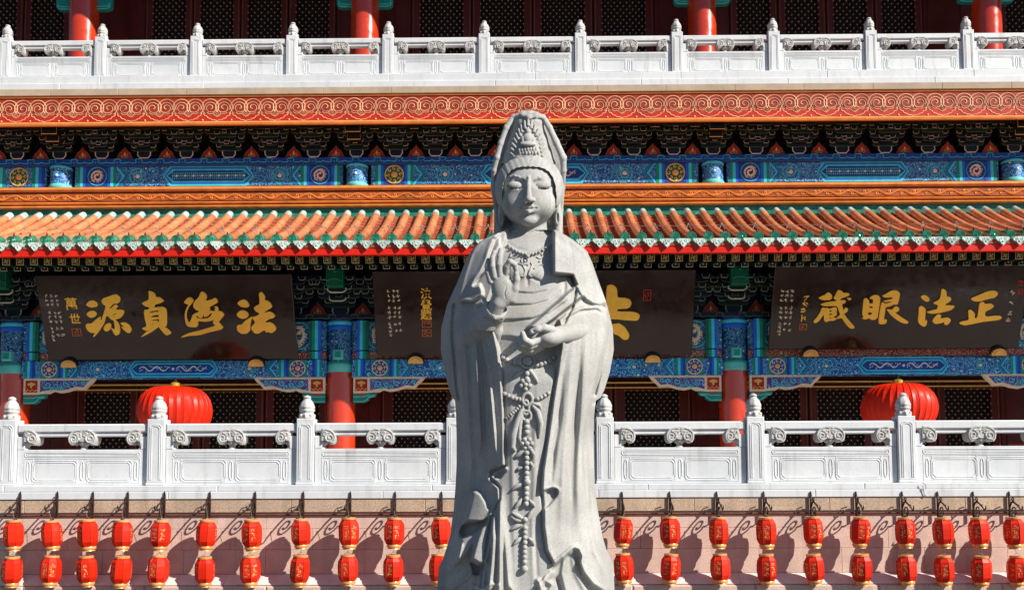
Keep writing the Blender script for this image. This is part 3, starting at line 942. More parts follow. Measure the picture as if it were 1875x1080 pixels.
# ------------------------------------------------------------ lower roof
ze = Zp(436, D_EAVE)             # disc centre height
zt = Zp(389, D_RTOP-0.08)
tile_dx = 31.0*px(D_EAVE)
x_anchor = Xp(1174.8, D_EAVE, 436)
def roof_pt(t):
    """t 0 at the eave, 1 at the ridge: slightly hollow slope"""
    y = D_EAVE+(D_RTOP-0.05-D_EAVE)*t
    z = ze+(zt-ze)*(t-0.30*t*(1-t))
    return y, z
roof_m = MB()
prof = [roof_pt(t/10) for t in range(11)]
roof_m.extx([(y, z-0.075) for y, z in prof]+[(y, z-0.16) for y, z in prof[::-1]], XL, XR)
roof = ob('lower_roof', roof_m.mesh('lower_roof', M['pan_tile'], 40), hall)
rt = 0.083
def barrel(t0, t1, mat, nm, k0=1.0, k1=1.0, steps=2):
    m = MB(); n = 9
    rows = []
    vs = []
    for i in range(steps+1):
        t = t0+(t1-t0)*i/steps
        y, z = roof_pt(t)
        y2, z2 = roof_pt(min(1.05, t+0.01))
        d = Vector((0, y2-y, z2-z)).normalized()
        up = Vector((0, -d.z, d.y))
        rr = rt*(k0+(k1-k0)*i/steps)
        for k in range(n):
            a = -0.25+(math.pi+0.5)*k/(n-1)
            p = Vector((rr*math.cos(a), y, z)) + up*rr*math.sin(a)
            vs.append(p)
    fs = []
    for i in range(steps):
        for k in range(n-1):
            fs.append((i*n+k, i*n+k+1, (i+1)*n+k+1, (i+1)*n+k))
    fs.append(tuple(range(n-1, -1, -1))); fs.append(tuple(steps*n+k for k in range(n)))
    return m.add(vs, fs).mesh(nm, mat, 35)
cuts = [0.10, 0.32, 0.55, 0.77, 0.93]
segs = [barrel(cuts[i]-0.01, cuts[i+1], M['tile_orange'], 'cover_tile', 1.0, 0.94) for i in range(4)]
top_t = barrel(0.925, 1.015, M['tile_pale'], 'ridge_end_tile', 1.02, 0.9)
eav_t = barrel(0.0, 0.105, M['tile_green'], 'eave_tile', 1.06, 1.0)
disc = MB().prism([(rt*1.08*math.cos(2*math.pi*k/20), rt*1.08*math.sin(2*math.pi*k/20)) for k in range(20)], -0.012, 0.02)
for rr_ in (1.0, 0.66, 0.38):
    disc.tube([(rt*rr_*math.cos(2*math.pi*k/16), -0.012, rt*rr_*math.sin(2*math.pi*k/16)) for k in range(16)], 0.009, 4, close=True)
disc.ball((0, -0.012, 0), 0.018, 6, 4)
disc_m = disc.mesh('eave_disc', M['tile_green'])
wd = tile_dx*0.42; hd_ = 17.5*px(D_EAVE)
dp = [(-wd, 0), (-wd, -0.25*hd_), (-wd*0.72, -0.50*hd_), (-wd*0.5, -0.52*hd_), (-wd*0.30, -0.78*hd_), (0, -hd_), (wd*0.30, -0.78*hd_), (wd*0.5, -0.52*hd_), (wd*0.72, -0.50*hd_), (wd, -0.25*hd_), (wd, 0)]
drip = MB().prism(dp, -0.02, 0.01)
drip.tube([(a*0.92, -0.022, b*0.94-0.004) for a, b in dp[1:-1]], 0.008, 4)
for s in (-1, 1):
    drip.tube([(x, -0.022, z) for x, z in spiral(s*wd*0.38, -hd_*0.28, wd*0.26, wd*0.06, 1.0, 1.0, 8, s)], 0.007, 4)
drip.ball((0, -0.022, -hd_*0.52), 0.02, 6, 4)
drip_m = drip.mesh('drip_tile', M['tile_pale'])
finm = MB().lathe([(0.012, 0), (0.03, 0.01), (0.026, 0.03), (0.012, 0.05), (0.016, 0.065), (0.002, 0.09)], 8).mesh('tile_nail', M['iron'], 50)
n0 = int((XL-x_anchor)/tile_dx)+1; n1 = int((XR-x_anchor)/tile_dx)
# pan tiles between the barrels, laid as overlapping courses
pan = MB()
for i in range(12):
    t0, t1 = i/12, (i+1)/12
    y0, z0 = roof_pt(t0); y1, z1 = roof_pt(t1)
    w = tile_dx*0.36
    vs = []
    for (yy, zz, up) in ((y0, z0, 0.028), (y1, z1, 0.004)):
        for j in range(5):
            u = -1+j/2
            vs.append((u*w, yy, zz-0.072+up+0.035*u*u))
    for (yy, zz, up) in ((y0, z0, 0.0),):
        for j in range(5):
            u = -1+j/2
            vs.append((u*w, yy, zz-0.080+up))
    fs = [(j, j+1, 5+j+1, 5+j) for j in range(4)]+[(10+j, 10+j+1, j+1, j) for j in range(4)]
    pan.add(vs, fs)
pan_m = pan.mesh('pan_tile_course', M['pan_tile'])
for k in range(n0, n1+1):
    x = x_anchor+k*tile_dx
    jx = random.uniform(-0.004, 0.004)
    for s in segs: ob('cover_tile', s, roof, (x+jx, 0, random.uniform(-0.002, 0.002)))
    ob('ridge_end_tile', top_t, roof, (x+jx, 0, 0)); ob('eave_tile', eav_t, roof, (x+jx, 0, 0))
    ob('eave_disc', disc_m, roof, (x+jx, D_EAVE-0.01, ze+0.008), rot=(0, random.uniform(0, 6), 0))
    ob('tile_nail', finm, roof, (x+jx, D_EAVE+0.10, ze+rt+0.02))
    ob('drip_tile', drip_m, roof, (x+tile_dx/2+jx, D_EAVE-0.005, ze-0.03), rot=(R(-6), 0, R(random.uniform(-2, 2))))
    ob('pan_tile_course', pan_m, roof, (x+tile_dx/2, 0, 0))
# thin cable on clips over the roof
y, z = roof_pt(0.34)
zc_ = z+rt+0.05
m = MB(); pts = []
step = 62*px(y)
x = Xp(45, y, 415); cl_x = []
while x < XR: cl_x.append(x); x += step
for a, b in zip(cl_x[:-1], cl_x[1:]):
    for i in range(6):
        u = i/6
        pts.append((a+(b-a)*u, y, zc_-0.05*4*u*(1-u)*0.3))
m.tube(pts, 0.0045, 4)
ob('roof_cable', m.mesh('roof_cable', M['wire']), roof)
cm = MB()
for s in (-1, 1): cm.tube([(0, 0, 0.02), (s*0.06, -0.07, -0.10)], 0.007, 4)
cm.ball((0, 0, 0.02), 0.022, 8, 5)
cmm = cm.mesh('cable_clip', M['wire'])
for x in cl_x: ob('cable_clip', cmm, roof, (x, y, zc_))
# red fascia, rafters with painted ends
YF = D_EAVE+0.014
moulding('fascia_board', [(YF, Zp(449, YF)), (YF, Zp(464.5, YF)), (YF+0.1, Zp(464.5, YF)), (YF+0.1, Zp(449, YF))], M['fascia_red'])
YQ1 = D_EAVE+0.17; YQ2 = YQ1+0.42
rdx = 26.15*px(YQ1)
xr_a = Xp(33/2.92, YQ1, 473)
s1 = 6.6*px(YQ1); s2 = 6.0*px(YQ2)
def rafter_end(s, kind, edge, nm):
    m = MB(); mg = MB()
    m.box(-s, s, 0, 0.55, -s, s)
    mg.tube([(-s, -0.002, -s), (s, -0.002, -s), (s, -0.002, s), (-s, -0.002, s)], s*0.10, 4, close=True)
    if kind == 1:
        for a in range(4):
            c, d = math.cos(a*math.pi/2), math.sin(a*math.pi/2)
            p = [(0, 0), (s*0.55, 0), (s*0.55, s*0.55)]
            p = [((x*c-z*d), (x*d+z*c)) for x, z in p]
            c4, s4 = math.cos(0.1), math.sin(0.1)
            mg.tube([(x*c4-z*s4, -0.003, x*s4+z*c4) for x, z in p], s*0.10, 4)
    else:
        mg.ball((0, -0.002, 0), s*0.26, 8, 5, (1, 0.5, 1))
    return two(m, mg, nm, M['dark_green'], edge)
r1 = rafter_end(s1, 1, M['gold_line'], 'flying_rafter'); r2 = rafter_end(s2, 2, M['cream'], 'rafter')
x = xr_a
while x > XL+rdx: x -= rdx
za1 = Zp(473, YQ1); za2 = Zp(484.5, YQ2)
while x < XR-0.1:
    ob('flying_rafter', r1, hall, (x, YQ1, za1), rot=(R(6), 0, 0)); ob('rafter', r2, hall, (x, YQ2, za2), rot=(R(14), 0, 0)); x += rdx
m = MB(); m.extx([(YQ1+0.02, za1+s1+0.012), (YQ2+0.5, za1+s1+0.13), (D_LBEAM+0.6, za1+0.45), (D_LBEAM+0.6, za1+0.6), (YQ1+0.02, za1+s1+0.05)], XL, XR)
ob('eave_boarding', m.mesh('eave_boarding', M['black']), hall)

# ------------------------------------------------------------ lower beams, brackets and corner brackets
YL = D_LBEAM
ql = px(YL)
for b in range(3):
    x0, x1 = CX[b]+rcol_l*0.9, CX[b+1]-rcol_l*0.9
    hb = (x1-x0)/2
    lay = [83*ql if b != 1 else 100*ql, hb-92*ql, hb-78*ql, hb-52*ql, hb-16*ql]
    painted_beam('lintel_beam', x0, x1, YL, Zp(688, YL), Zp(656, YL), lay, 'white', 'scroll_blue')
    # small frieze and upper beam, mostly behind the plaque
    fb = ob('frieze_board', MB().box(x0, x1, YL+0.06, YL+0.3, Zp(655.6, YL), Zp(641, YL), 0.01).mesh('frieze_board', M['scroll_red']), hall)
    ub = ob('upper_beam', MB().box(x0, x1, YL+0.02, YL+0.3, Zp(640.6, YL), Zp(585, YL), 0.02).mesh('upper_beam', M['scroll_dark']), hall)
    zu, zl2 = Zp(585, YL), Zp(640, YL)
    for s in (-1, 1):
        xe = x0 if s < 0 else x1
        for k, mt in enumerate(('blue_bright', 'cyan', 'teal', 'green')):
            xa = xe - s*(12+k*5.5)*ql
            ob('stripe', MB().box(xa-2.7*ql, xa+2.7*ql, YL-0.02-0.012*(1.5-abs(k-1.5)), YL+0.03, zl2+0.01, zu-0.005).mesh('stripe', M[mt]), ub)
            ob('stripe', MB().box(xa-2.7*ql, xa+2.7*ql, YL-0.01-0.01*(1.5-abs(k-1.5)), YL+0.07, Zp(655, YL), Zp(641.5, YL)).mesh('stripe', M[mt]), fb)
        ob('gilt_relief', relief(16*ql, 22*ql, 11, M['cream']), ub, (xe-s*52*ql, YL+0.015, (zu+zl2)/2))
        ob('roundel_ring', MB().tube([(xe-s*52*ql+24*ql*math.cos(2*math.pi*k/20), YL+0.015, (zu+zl2)/2+25*ql*math.sin(2*math.pi*k/20)) for k in range(20)], 0.012, 4, close=True).mesh('roundel_ring', M['teal_light']), ub)
zpl = Zp(584, YL+0.1)
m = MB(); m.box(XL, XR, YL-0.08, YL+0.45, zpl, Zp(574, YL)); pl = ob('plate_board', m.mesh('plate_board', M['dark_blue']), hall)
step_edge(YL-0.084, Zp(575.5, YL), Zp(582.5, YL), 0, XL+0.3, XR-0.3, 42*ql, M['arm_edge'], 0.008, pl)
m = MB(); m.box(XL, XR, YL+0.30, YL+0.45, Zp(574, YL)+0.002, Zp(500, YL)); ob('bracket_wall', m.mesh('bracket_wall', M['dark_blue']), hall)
zb2 = Zp(574, YL)+0.004
for b, n in ((0, 7), (1, 9), (2, 7)):
    st = (CX[b+1]-CX[b])/n
    for i in range(n+1 if b == 2 else n):
        x = CX[b]+st*i
        if min(abs(x-c) for c in CX) < 1.6: bracket_set(x, YL+0.26, zb2, 1.12)
    for i in range(n):
        x = CX[b]+st*(i+0.5)
        if min(abs(x-c) for c in CX) < 1.6: flame_panel(x, YL+0.22, zb2, 1.0)
for s in (-1, 1):
    for k in (1, 2):
        x = (CX[0] if s < 0 else CX[3])+s*k*0.95
        bracket_set(x, YL+0.26, zb2, 1.12)
        flame_panel(x-s*0.475, YL+0.22, zb2, 1.0)
for x in CX:
    m = MB(); mg = MB()
    Y = YL-0.55
    za, zc2 = Zp(521, Y), Zp(484, Y); w = 15*px(Y)
    m.box(x-w, x+w, Y, Y+0.9, za, zc2, 0.02)
    mg.tube([(x-w, Y-0.002, za), (x+w, Y-0.002, za), (x+w, Y-0.002, zc2), (x-w, Y-0.002, zc2)], 0.014, 4, close=True)
    mg.tube([(x-w, Y-0.002, za+0.10), (x-w*0.3, Y-0.002, za+0.15), (x+w*0.3, Y-0.002, za+0.15), (x+w, Y-0.002, za+0.10)], 0.012, 4)
    mg.ball((x, Y, za+0.3), 0.03, 6, 4)
    ob('beam_head', two(m, mg, 'beam_head', M['green'], M['teal']), hall)
    m = MB(); mg = MB(); Y = YL-0.30
    cup(m, mg, x, Y, Zp(533, Y), 34*px(Y), 8*px(Y), 0.3)
    cup(m, mg, x, Y+0.1, Zp(547, Y), 30*px(Y), 6*px(Y), 0.3)
    ob('bearing_block', two(m, mg, 'bearing_block', M['dark_green'], M['pale_line']), hall)

# corner brackets between column and lintel
Yq = YL+0.06
qq = px(Yq)
ztop = Zp(688.5, Yq)
def corner(s):
    L = 133
    out = [(0, 0), (L, 0), (L-6, -8), (L-14, -15), (L-20, -22), (L-36, -20), (L-52, -25), (L-66, -27), (L-78, -24), (L-86, -28), (24, -30), (0, -30)]
    P_ = lambda a: (s*a[0]*qq, a[1]*qq)
    o = MB().prism([P_(a) for a in out], 0, 0.10).mesh('corner_bracket', M['cream'])
    fi = [(31, -4), (L-10, -4), (L-22, -17), (L-36, -15.5), (L-52, -21), (L-66, -22.5), (L-78, -20), (31, -25)]
    f = MB().prism([P_(a) for a in fi], -0.006, 0.01).mesh('bracket_field', M['scroll_purple'])
    f2 = MB().prism([P_(a) for a in [(4, -4), (26, -4), (26, -26), (4, -26)]], -0.006, 0.01).mesh('bracket_field', M['flame_red'])
    scl = []
    for cx, cz, r_, tn in ((45, -12, 7, 1.2), (62, -14, 6, -1.2), (80, -11, 6, 1.1), (97, -10, 5, -1.0), (54, -20, 3.5, 1), (72, -19, 3.5, -1), (110, -9, 4, 1)):
        x_, z_ = P_((cx, cz)); sc = MB()
        sc.tube([(a, -0.010, c) for a, c in spiral(x_, z_, r_*qq, 1.2*qq, abs(tn), 0.5*cx, 14, 1 if tn > 0 else -1)], 0.011, 5)
        scl.append(('bracket_scroll', sc.mesh('bracket_scroll', M['cyan'], 60)))
    fl = MB()
    fl.prism([P_(a) for a in [(15, -7), (7, -10), (9, -13), (13, -13.5), (13.5, -18), (16.5, -18), (17, -13.5), (21, -13), (23, -10)]], -0.012, -0.005)
    fl.tube([(P_((x_, 0))[0], -0.010, P_((0, z_))[1]) for x_, z_ in ((5, -25), (9, -20), (13, -24), (17, -20), (21, -24), (25, -21))], 0.012, 4)
    fl_m = fl.mesh('bracket_flower', M['gold'])
    lo = MB()
    lo.prism([P_(a) for a in [(0, -30.2), (42, -30.2), (40, -36), (30, -38), (28, -43), (20, -47), (0, -47)]], 0.01, 0.12)
    lo_m = lo.mesh('bracket_foot', M['teal'])
    li = MB()
    for pts in ([(0, -36), (20, -36), (26, -34), (40, -34)], [(0, -45), (19, -45), (26, -41), (28, -37), (38, -35.5)]):
        li.tube([(P_(a)[0], 0.008, P_(a)[1]) for a in pts], 0.013, 4)
    li_m = li.mesh('foot_edge', M['teal_light'])
    rp = MB().prism([P_(a) for a in [(6, -31.5), (20, -31.5), (24, -34), (6, -34)]], 0.0, 0.02).mesh('foot_panel', M['seal_red'])
    return o, [('bracket_field', f), ('bracket_field', f2), *scl, ('bracket_flower', fl_m), ('bracket_foot', lo_m), ('foot_edge', li_m), ('foot_panel', rp)]
KC = {1: corner(1), -1: corner(-1)}
for i, x in enumerate(CX):
    for s in (1, -1):
        o = ob('corner_bracket', KC[s][0], hall, (x+s*rcol_l*0.98, Yq, ztop))
        for nm, me in KC[s][1]: ob(nm, me, o, (x+s*rcol_l*0.98, Yq, ztop))
# upper corner brackets just enter the picture
Yq2 = D_UCOL-0.05
for i, x in enumerate(CX):
    for s in (1, -1):
        q2 = px(Yq2)
        zz = Zp(12, Yq2)
        pts = [(0, 0), (18, 0), (24, 2), (27, 6), (27, 40), (0, 40)]
        m = MB().prism([(x+s*(rcol_u*0.98+a*q2), zz+b*q2) for a, b in pts], Yq2, Yq2+0.12)
        o = ob('corner_bracket', m.mesh('corner_bracket', M['teal']), hall)
        m = MB()
        for e in (2.0, 6.5):
            m.tube([(x+s*(rcol_u*0.98), Yq2-0.004, zz+e*q2), (x+s*(rcol_u*0.98+17*q2), Yq2-0.004, zz+e*q2), (x+s*(rcol_u*0.98+22.5*q2), Yq2-0.004, zz+(e+2.5)*q2), (x+s*(rcol_u*0.98+25*q2-e*0.3*q2), Yq2-0.004, zz+(e+7)*q2)], 0.016, 5)
        ob('foot_edge', m.mesh('foot_edge', M['teal_light']), o)
# upper eave out of view above: it shades the upper doors as in the photograph
za_, zb_ = UFLOOR+4.62, UFLOOR+6.6
ye_ = 21.35
m = MB(); m.extx([(ye_, za_), (ye_, za_+0.15), (26.5, zb_+0.6), (26.5, zb_), (24.0, za_+0.9)], XL-3, XR+6)
ob('upper_eave', m.mesh('upper_eave', M['pan_tile']), hall)
# ================================================================== stone balustrades
def balustrade(Yc, xposts, u, zbase, label, name='stone_balustrade'):
    """u = metres per photo pixel of the lower balustrade scale (post 168 px tall)"""
    root = thing(name, label, 'balustrade', (xposts[0], Yc, zbase))
    # post: shaft with sunk panel lines and carved finial
    pw, ph = 15.8*u, 121*u
    hd2 = pw*0.95
    p = MB()
    p.box(-pw*1.06, pw*1.06, -hd2*1.06, hd2*1.06, 0, 5*u, 0.008)
    p.box(-pw, pw, -hd2, hd2, 5*u, ph, 0.008)
    post_m = p.mesh('post', M['marble'])
    ln = MB()
    for k, e in ((0.66, 0.0), (0.46, 0.0)):
        w = pw*k; z0, z1 = 10*u, ph-11*u-(0.66-k)*12*u
        c = 4*u
        ln.tube([(-w, -hd2-0.001, z0), (-w, -hd2-0.001, z1-c), (-w+c, -hd2-0.001, z1), (w-c, -hd2-0.001, z1), (w, -hd2-0.001, z1-c), (w, -hd2-0.001, z0)], 1.15*u, 6, flat=(1, 0.8))
    ln_m = ln.mesh('post_moulding', M['marble'], 50)
    fp = [(13, 0), (14, 1), (14.2, 4), (12.6, 8.5), (11.2, 11.5), (13.2, 13.6), (13.8, 16.5), (12.6, 18), (13.7, 19.6), (13.4, 23), (12.4, 26), (10.4, 31), (7.2, 35), (6.0, 37), (7.3, 39), (5.8, 41.8), (2.2, 43.6), (0.2, 44.2)]
    fn = MB()
    # fluted finial
    n = 24; vs = []; fs = []
    for i, (r_, z_) in enumerate(fp):
        fl = 0.07 if 14 <= z_ <= 31 else (0.09 if z_ <= 9 else 0.02)
        for k in range(n):
            a = 2*math.pi*k/n
            rr_ = r_*u*(1+fl*math.cos(a*8))
            vs.append((rr_*math.cos(a), rr_*math.sin(a), ph+z_*u))
    for i in range(len(fp)-1):
        for k in range(n):
            l = (k+1) % n
            fs.append((i*n+k, i*n+l, (i+1)*n+l, (i+1)*n+k))
    fn.add(vs, fs)
    fn.tube([(11*u*math.cos(2*math.pi*k/20), 11*u*math.sin(2*math.pi*k/20), ph+12.6*u) for k in range(20)], 1.6*u, 6, close=True)
    for k in range(8):
        a = 2*math.pi*k/8
        fn.ball((12.6*u*math.cos(a), 12.6*u*math.sin(a), ph+6*u), 3.3*u, 6, 5)
    fin_m = fn.mesh('finial', M['marble_carved'], 60)
    sp = (xposts[1]-xposts[0])
    half = sp/2-pw-1.0*u
    # panel between posts, centred on its own middle; y from panel middle
    t = 9*u
    zr0, zr1 = 90*u, 113*u
    fr = MB()
    fr.box(-half, half, -t*0.9, t*0.9, 0, 66*u, 0.006)
    fr.box(-half, -half+13*u, -t*0.95, t*0.95, 66.2*u, zr0-0.2*u, 0.006)
    fr.box(half-13*u, half, -t*0.95, t*0.95, 66.2*u, zr0-0.2*u, 0.006)
    panel_m = fr.mesh('panel', M['marble'])
    rl = MB()
    rl.box(-half, half, -t*1.2, t*1.2, zr0+7*u, zr1, 0.02)
    rl.box(-half+10*u, half-10*u, -t*0.8, t*0.8, zr0, zr0+6.9*u, 0.008)
    rail_m = rl.mesh('handrail', M['marble'])
    mo = MB()
    yf = -t*0.9-0.001
    W2 = half-14*u
    r_ = 0.9*u
    def rrect(x0, x1, z0, z1, c, rad=r_):
        mo.tube([(x0+c, yf, z0), (x1-c, yf, z0), (x1, yf, z0+c), (x1, yf, z1-c), (x1-c, yf, z1), (x0+c, yf, z1), (x0, yf, z1-c), (x0, yf, z0+c)], rad, 6, flat=(1, 0.8), close=True)
    rrect(-W2, W2, 53*u, 61*u, 2*u); rrect(-W2+4*u, W2-4*u, 55.5*u, 58.5*u, 1*u, 0.8*u)
    mo.tube([(-W2-1*u, yf, 50*u), (W2+1*u, yf, 50*u)], 0.8*u, 5, flat=(1, 0.8))
    mo.tube([(-W2-1*u, yf, 4.5*u), (W2+1*u, yf, 4.5*u)], 0.8*u, 5, flat=(1, 0.8))
    for s in (-1, 1):
        xm = s*(W2-6.5*u-8*u)/2+s*4.6*u
        hw = (W2-7*u-14*u)/2-0.5*u
        for sc_, c_ in ((0, 5*u), (3.4*u, 5*u)):
            rrect(xm-hw+sc_, xm+hw-sc_, 7*u+sc_, 46*u-sc_, c_)
        for xv in (s*10*u, s*(W2-15*u), s*W2):
            mo.tube([(xv, yf, 4.5*u), (xv, yf, 50*u)], 0.7*u, 5, flat=(1, 0.8))
    for xv in (-(W2-7*u), 0, W2-7*u):
        mo.tube([(xv+2.9*u*math.cos(a), yf, 27*u+17*u*math.copysign(abs(math.sin(a))**0.6, math.sin(a))) for a in [2*math.pi*k/18 for k in range(18)]], 0.95*u, 6, flat=(1, 0.8), close=True)
    mould_m = mo.mesh('panel_moulding', M['marble'], 60)
    # cloud capital on a small vase
    def cloud(side):
        o = [(-12, 0), (-17, -3), (-22, -2), (-25, 3), (-26, 10), (-24, 17), (-18, 23), (-10, 26), (10, 26), (18, 23), (24, 17), (26, 10), (25, 3), (22, -2), (17, -3), (12, 0), (7, 5), (0, 3), (-7, 5)]
        if side: o = [(max(0, a*1.0), b) if side > 0 else (min(0, a), b) for a, b in o]
        pts = []
        for a in o:
            if not pts or (abs(a[0]-pts[-1][0])+abs(a[1]-pts[-1][1])) > 0.5: pts.append(a)
        m = MB().prism([(a*u, b*u) for a, b in pts], -t*1.28, t*1.28)
        for s in (-1, 1):
            if side and s != side: continue
            m.tube([(x_, -t*1.30, z_) for x_, z_ in spiral(s*15*u, 9*u, 9.5*u, 1.5*u, 1.6, 1.57, 22, s)], 1.5*u, 6)
            m.tube([(x_, -t*1.30, z_) for x_, z_ in spiral(s*5.5*u, 16*u, 5.0*u, 1.0*u, 1.4, 2.6, 16, -s)], 1.3*u, 6)
            m.tube([(s*a*u, -t*1.30, b*u) for a, b in ((2, 23), (8, 24), (16, 22), (22, 17), (24, 10), (23, 4), (20, 0), (16, 1))], 1.3*u, 6)
            m.ball((s*7*u, -t*1.25, 8*u), 3*u, 8, 5, (1, 0.7, 1))
        return m.mesh('cloud_capital', M['marble_carved'], 40)
    def vase():
        return MB().lathe([(7.5*u, 0), (7.5*u, 1.5*u), (4.5*u, 4*u), (5*u, 6*u), (8.6*u, 9*u), (9.6*u, 12.5*u), (8.4*u, 16*u), (5.5*u, 17.5*u), (4*u, 19*u)], 18).mesh('vase', M['marble_carved'], 50)
    cm_ = {0: cloud(0), 1: cloud(1), -1: cloud(-1)}; vm_ = vase()
    for i, x in enumerate(xposts):
        pp = ob('post', post_m, root, (x, Yc, zbase)); ob('post_moulding', ln_m, pp, (x, Yc, zbase)); ob('finial', fin_m, pp, (x, Yc, zbase), rot=(0, 0, random.uniform(-0.1, 0.1)))
        if i+1 < len(xposts):
            c = x+sp/2
            pa = ob('panel', panel_m, root, (c, Yc, zbase)); ob('panel_moulding', mould_m, pa, (c, Yc, zbase))
            ob('handrail', rail_m, root, (c, Yc, zbase))
            for s, xo in ((0, 0), (1, -half+13*u), (-1, half-13*u)):
                ob('cloud_capital', cm_[s], pa, (c+xo, Yc, zbase+77*u))
                ob('vase', vm_, pa, (c+xo, Yc, zbase+66*u))
    return root
t = NT('carved_marble')
a = t.ramp(t.noise(9, 6, 0.65), [(0.3, (0.36, 0.355, 0.34)), (0.7, (0.56, 0.56, 0.545))])
a = t.mix(t.ramp(t.noise(22, 5, 0.7), [(0.52, 0.0), (0.70, 0.6)]), a, (0.24, 0.21, 0.175))
a = t.streaks(a, (0.20, 0.18, 0.16), 0.5, 0.5, 0.7, 12.0)
t.bump(t.noise(70, 4, 0.6), 0.25, 0.006)
M['marble_carved'] = t.out(a, 0.6)

zl_base = Zp(886, D_LRAIL)
sp_l = (Xp(1656, D_LRAIL, 830)-Xp(290, D_LRAIL, 830))/5
x_l = Xp(290, D_LRAIL, 830)
lower_posts = [x_l+k*sp_l for k in range(-2, 8)]
u_l = px(D_LRAIL)
balustrade(D_LRAIL, lower_posts, u_l, zl_base, 'white marble balustrade of the lower terrace, behind the stone statue')
sp_u = (Xp(1770, D_URAIL, 100)-Xp(13, D_URAIL, 100))/10
x_u = Xp(13, D_URAIL, 100)
upper_posts = [x_u+k*sp_u for k in range(-1, 13)]
zu_base = Zp(141, D_URAIL)
balustrade(D_URAIL, upper_posts, sp_u/sp_l*u_l, zu_base, 'white marble balustrade along the upper floor, above the red cloud band')
# marble slab under the upper balustrade
YS2 = D_URAIL-0.26
x = XL; k = 0
while x < XR:
    zq = zs1+0.45*(zu_base-zs1)
    ob('slab_stone', MB().box(x+0.0015, min(x+3.3, XR)-0.0015, YS2-0.02, D_URAIL+0.35, zs1+0.003, zq-0.001, 0.012).mesh('slab_stone', M['marble']), hall)
    ob('slab_top', MB().box(x+0.9, min(x+3.3, XR)+0.897, YS2+0.02, D_URAIL+0.35, zq, zu_base-0.002, 0.012).mesh('slab_top', M['marble']), hall); x += 3.3

# ================================================================== terrace wall
tw = thing('terrace_wall', 'pink granite terrace wall with a white marble coping and iron lantern hooks', 'wall', (XCEN, D_WALL, 0))
YC = D_WALL-0.035
zc0, zc1 = Zp(911.5, YC), zl_base-0.003
x = XL-0.4
while x < XR:
    l = 3.05
    zm = zc0+0.55*(zc1-zc0)
    ob('coping_stone', MB().box(x+0.002, min(x+l, XR)-0.002, YC-0.012, D_LRAIL+0.34, zc0, zm-0.001, 0.008).mesh('coping_stone', M['marble']), tw)
    ob('coping_top', MB().box(x+0.7, min(x+l, XR)+0.697, YC+0.006, D_LRAIL+0.34, zm, zc1, 0.010).mesh('coping_top', M['marble']), tw)
    x += l
zs_0 = Zp(936, D_WALL-0.03)
x = XL-0.9
while x < XR:
    l = 1.9
    ob('granite_course', MB().box(x+0.002, min(x+l, XR)-0.002, D_WALL-0.030, D_WALL+0.3, zs_0, zc0-0.004, 0.005).mesh('granite_course', M['granite_strip']), tw); x += l
zrows = [zs_0-0.002, Zp(966, D_WALL), Zp(1004, D_WALL), Zp(1049, D_WALL)]
m = MB(); m.box(XL, XR, D_WALL+0.02, D_LRAIL+0.3, -0.1, zs_0); ob('wall_core', m.mesh('wall_core', M['void']), tw)
for r_ in range(3):
    x = XL-0.5*(r_ % 2)-0.3
    while x < XR:
        l = 1.16
        ob('granite_block', MB().box(x+0.0015, min(x+l, XR)-0.0015, D_WALL+random.uniform(-0.001, 0.001), D_WALL+0.06, zrows[r_+1]+0.0015, zrows[r_]-0.0015, 0.003).mesh('granite_block', M['granite_wall']), tw); x += l
# sloping white ledge at the foot of the wall and courses below
zl0 = Zp(1049, D_WALL); YLg = D_WALL-0.17
zl1 = Zp(1068, YLg)
x = XL
while x < XR:
    l = 2.4; x1 = min(x+l, XR)-0.002
    ob('ledge_stone', MB().extx([(D_WALL+0.05, zl0-0.002), (D_WALL-0.004, zl0-0.002), (YLg, zl1), (YLg, Zp(1069.5, YLg)), (D_WALL+0.05, Zp(1069.5, YLg))], x+0.002, x1).mesh('ledge_stone', M['ledge']), tw); x += l
zt3 = Zp(1070.5, YLg)
x = XL
while x < XR:
    l = 1.7; x1 = min(x+l, XR)-0.002
    ob('plinth_block', MB().box(x+0.002, x1, YLg-0.03, D_WALL+0.05, -0.02, zt3, 0.02).mesh('plinth_block', M['granite_wall']), tw); x += l
# rusty conduit under the granite course
m = MB(); zc_p = Zp(940.5, D_WALL); m.tube([(XL, D_WALL-0.018, zc_p), (XR, D_WALL-0.018, zc_p)], 0.012, 8)
ob('conduit', m.mesh('conduit', M['rust'], 60), tw)
m = MB(); xx, zz = Xp(1689, YC-0.02, 890), Zp(886, YC)
m.tube([(xx, YC-0.03, zz), (xx+0.03, YC-0.04, zz-0.02), (xx+0.045, YC-0.03, zz-0.08), (xx+0.01, YC-0.035, zz-0.10), (xx+0.0, YC-0.03, zz-0.04), (xx+0.02, YC-0.025, zz-0.16), (xx+0.05, YC-0.02, zz-0.19)], 0.005, 5)
ob('cable_end', m.mesh('cable_end', M['wire'], 60), tw)

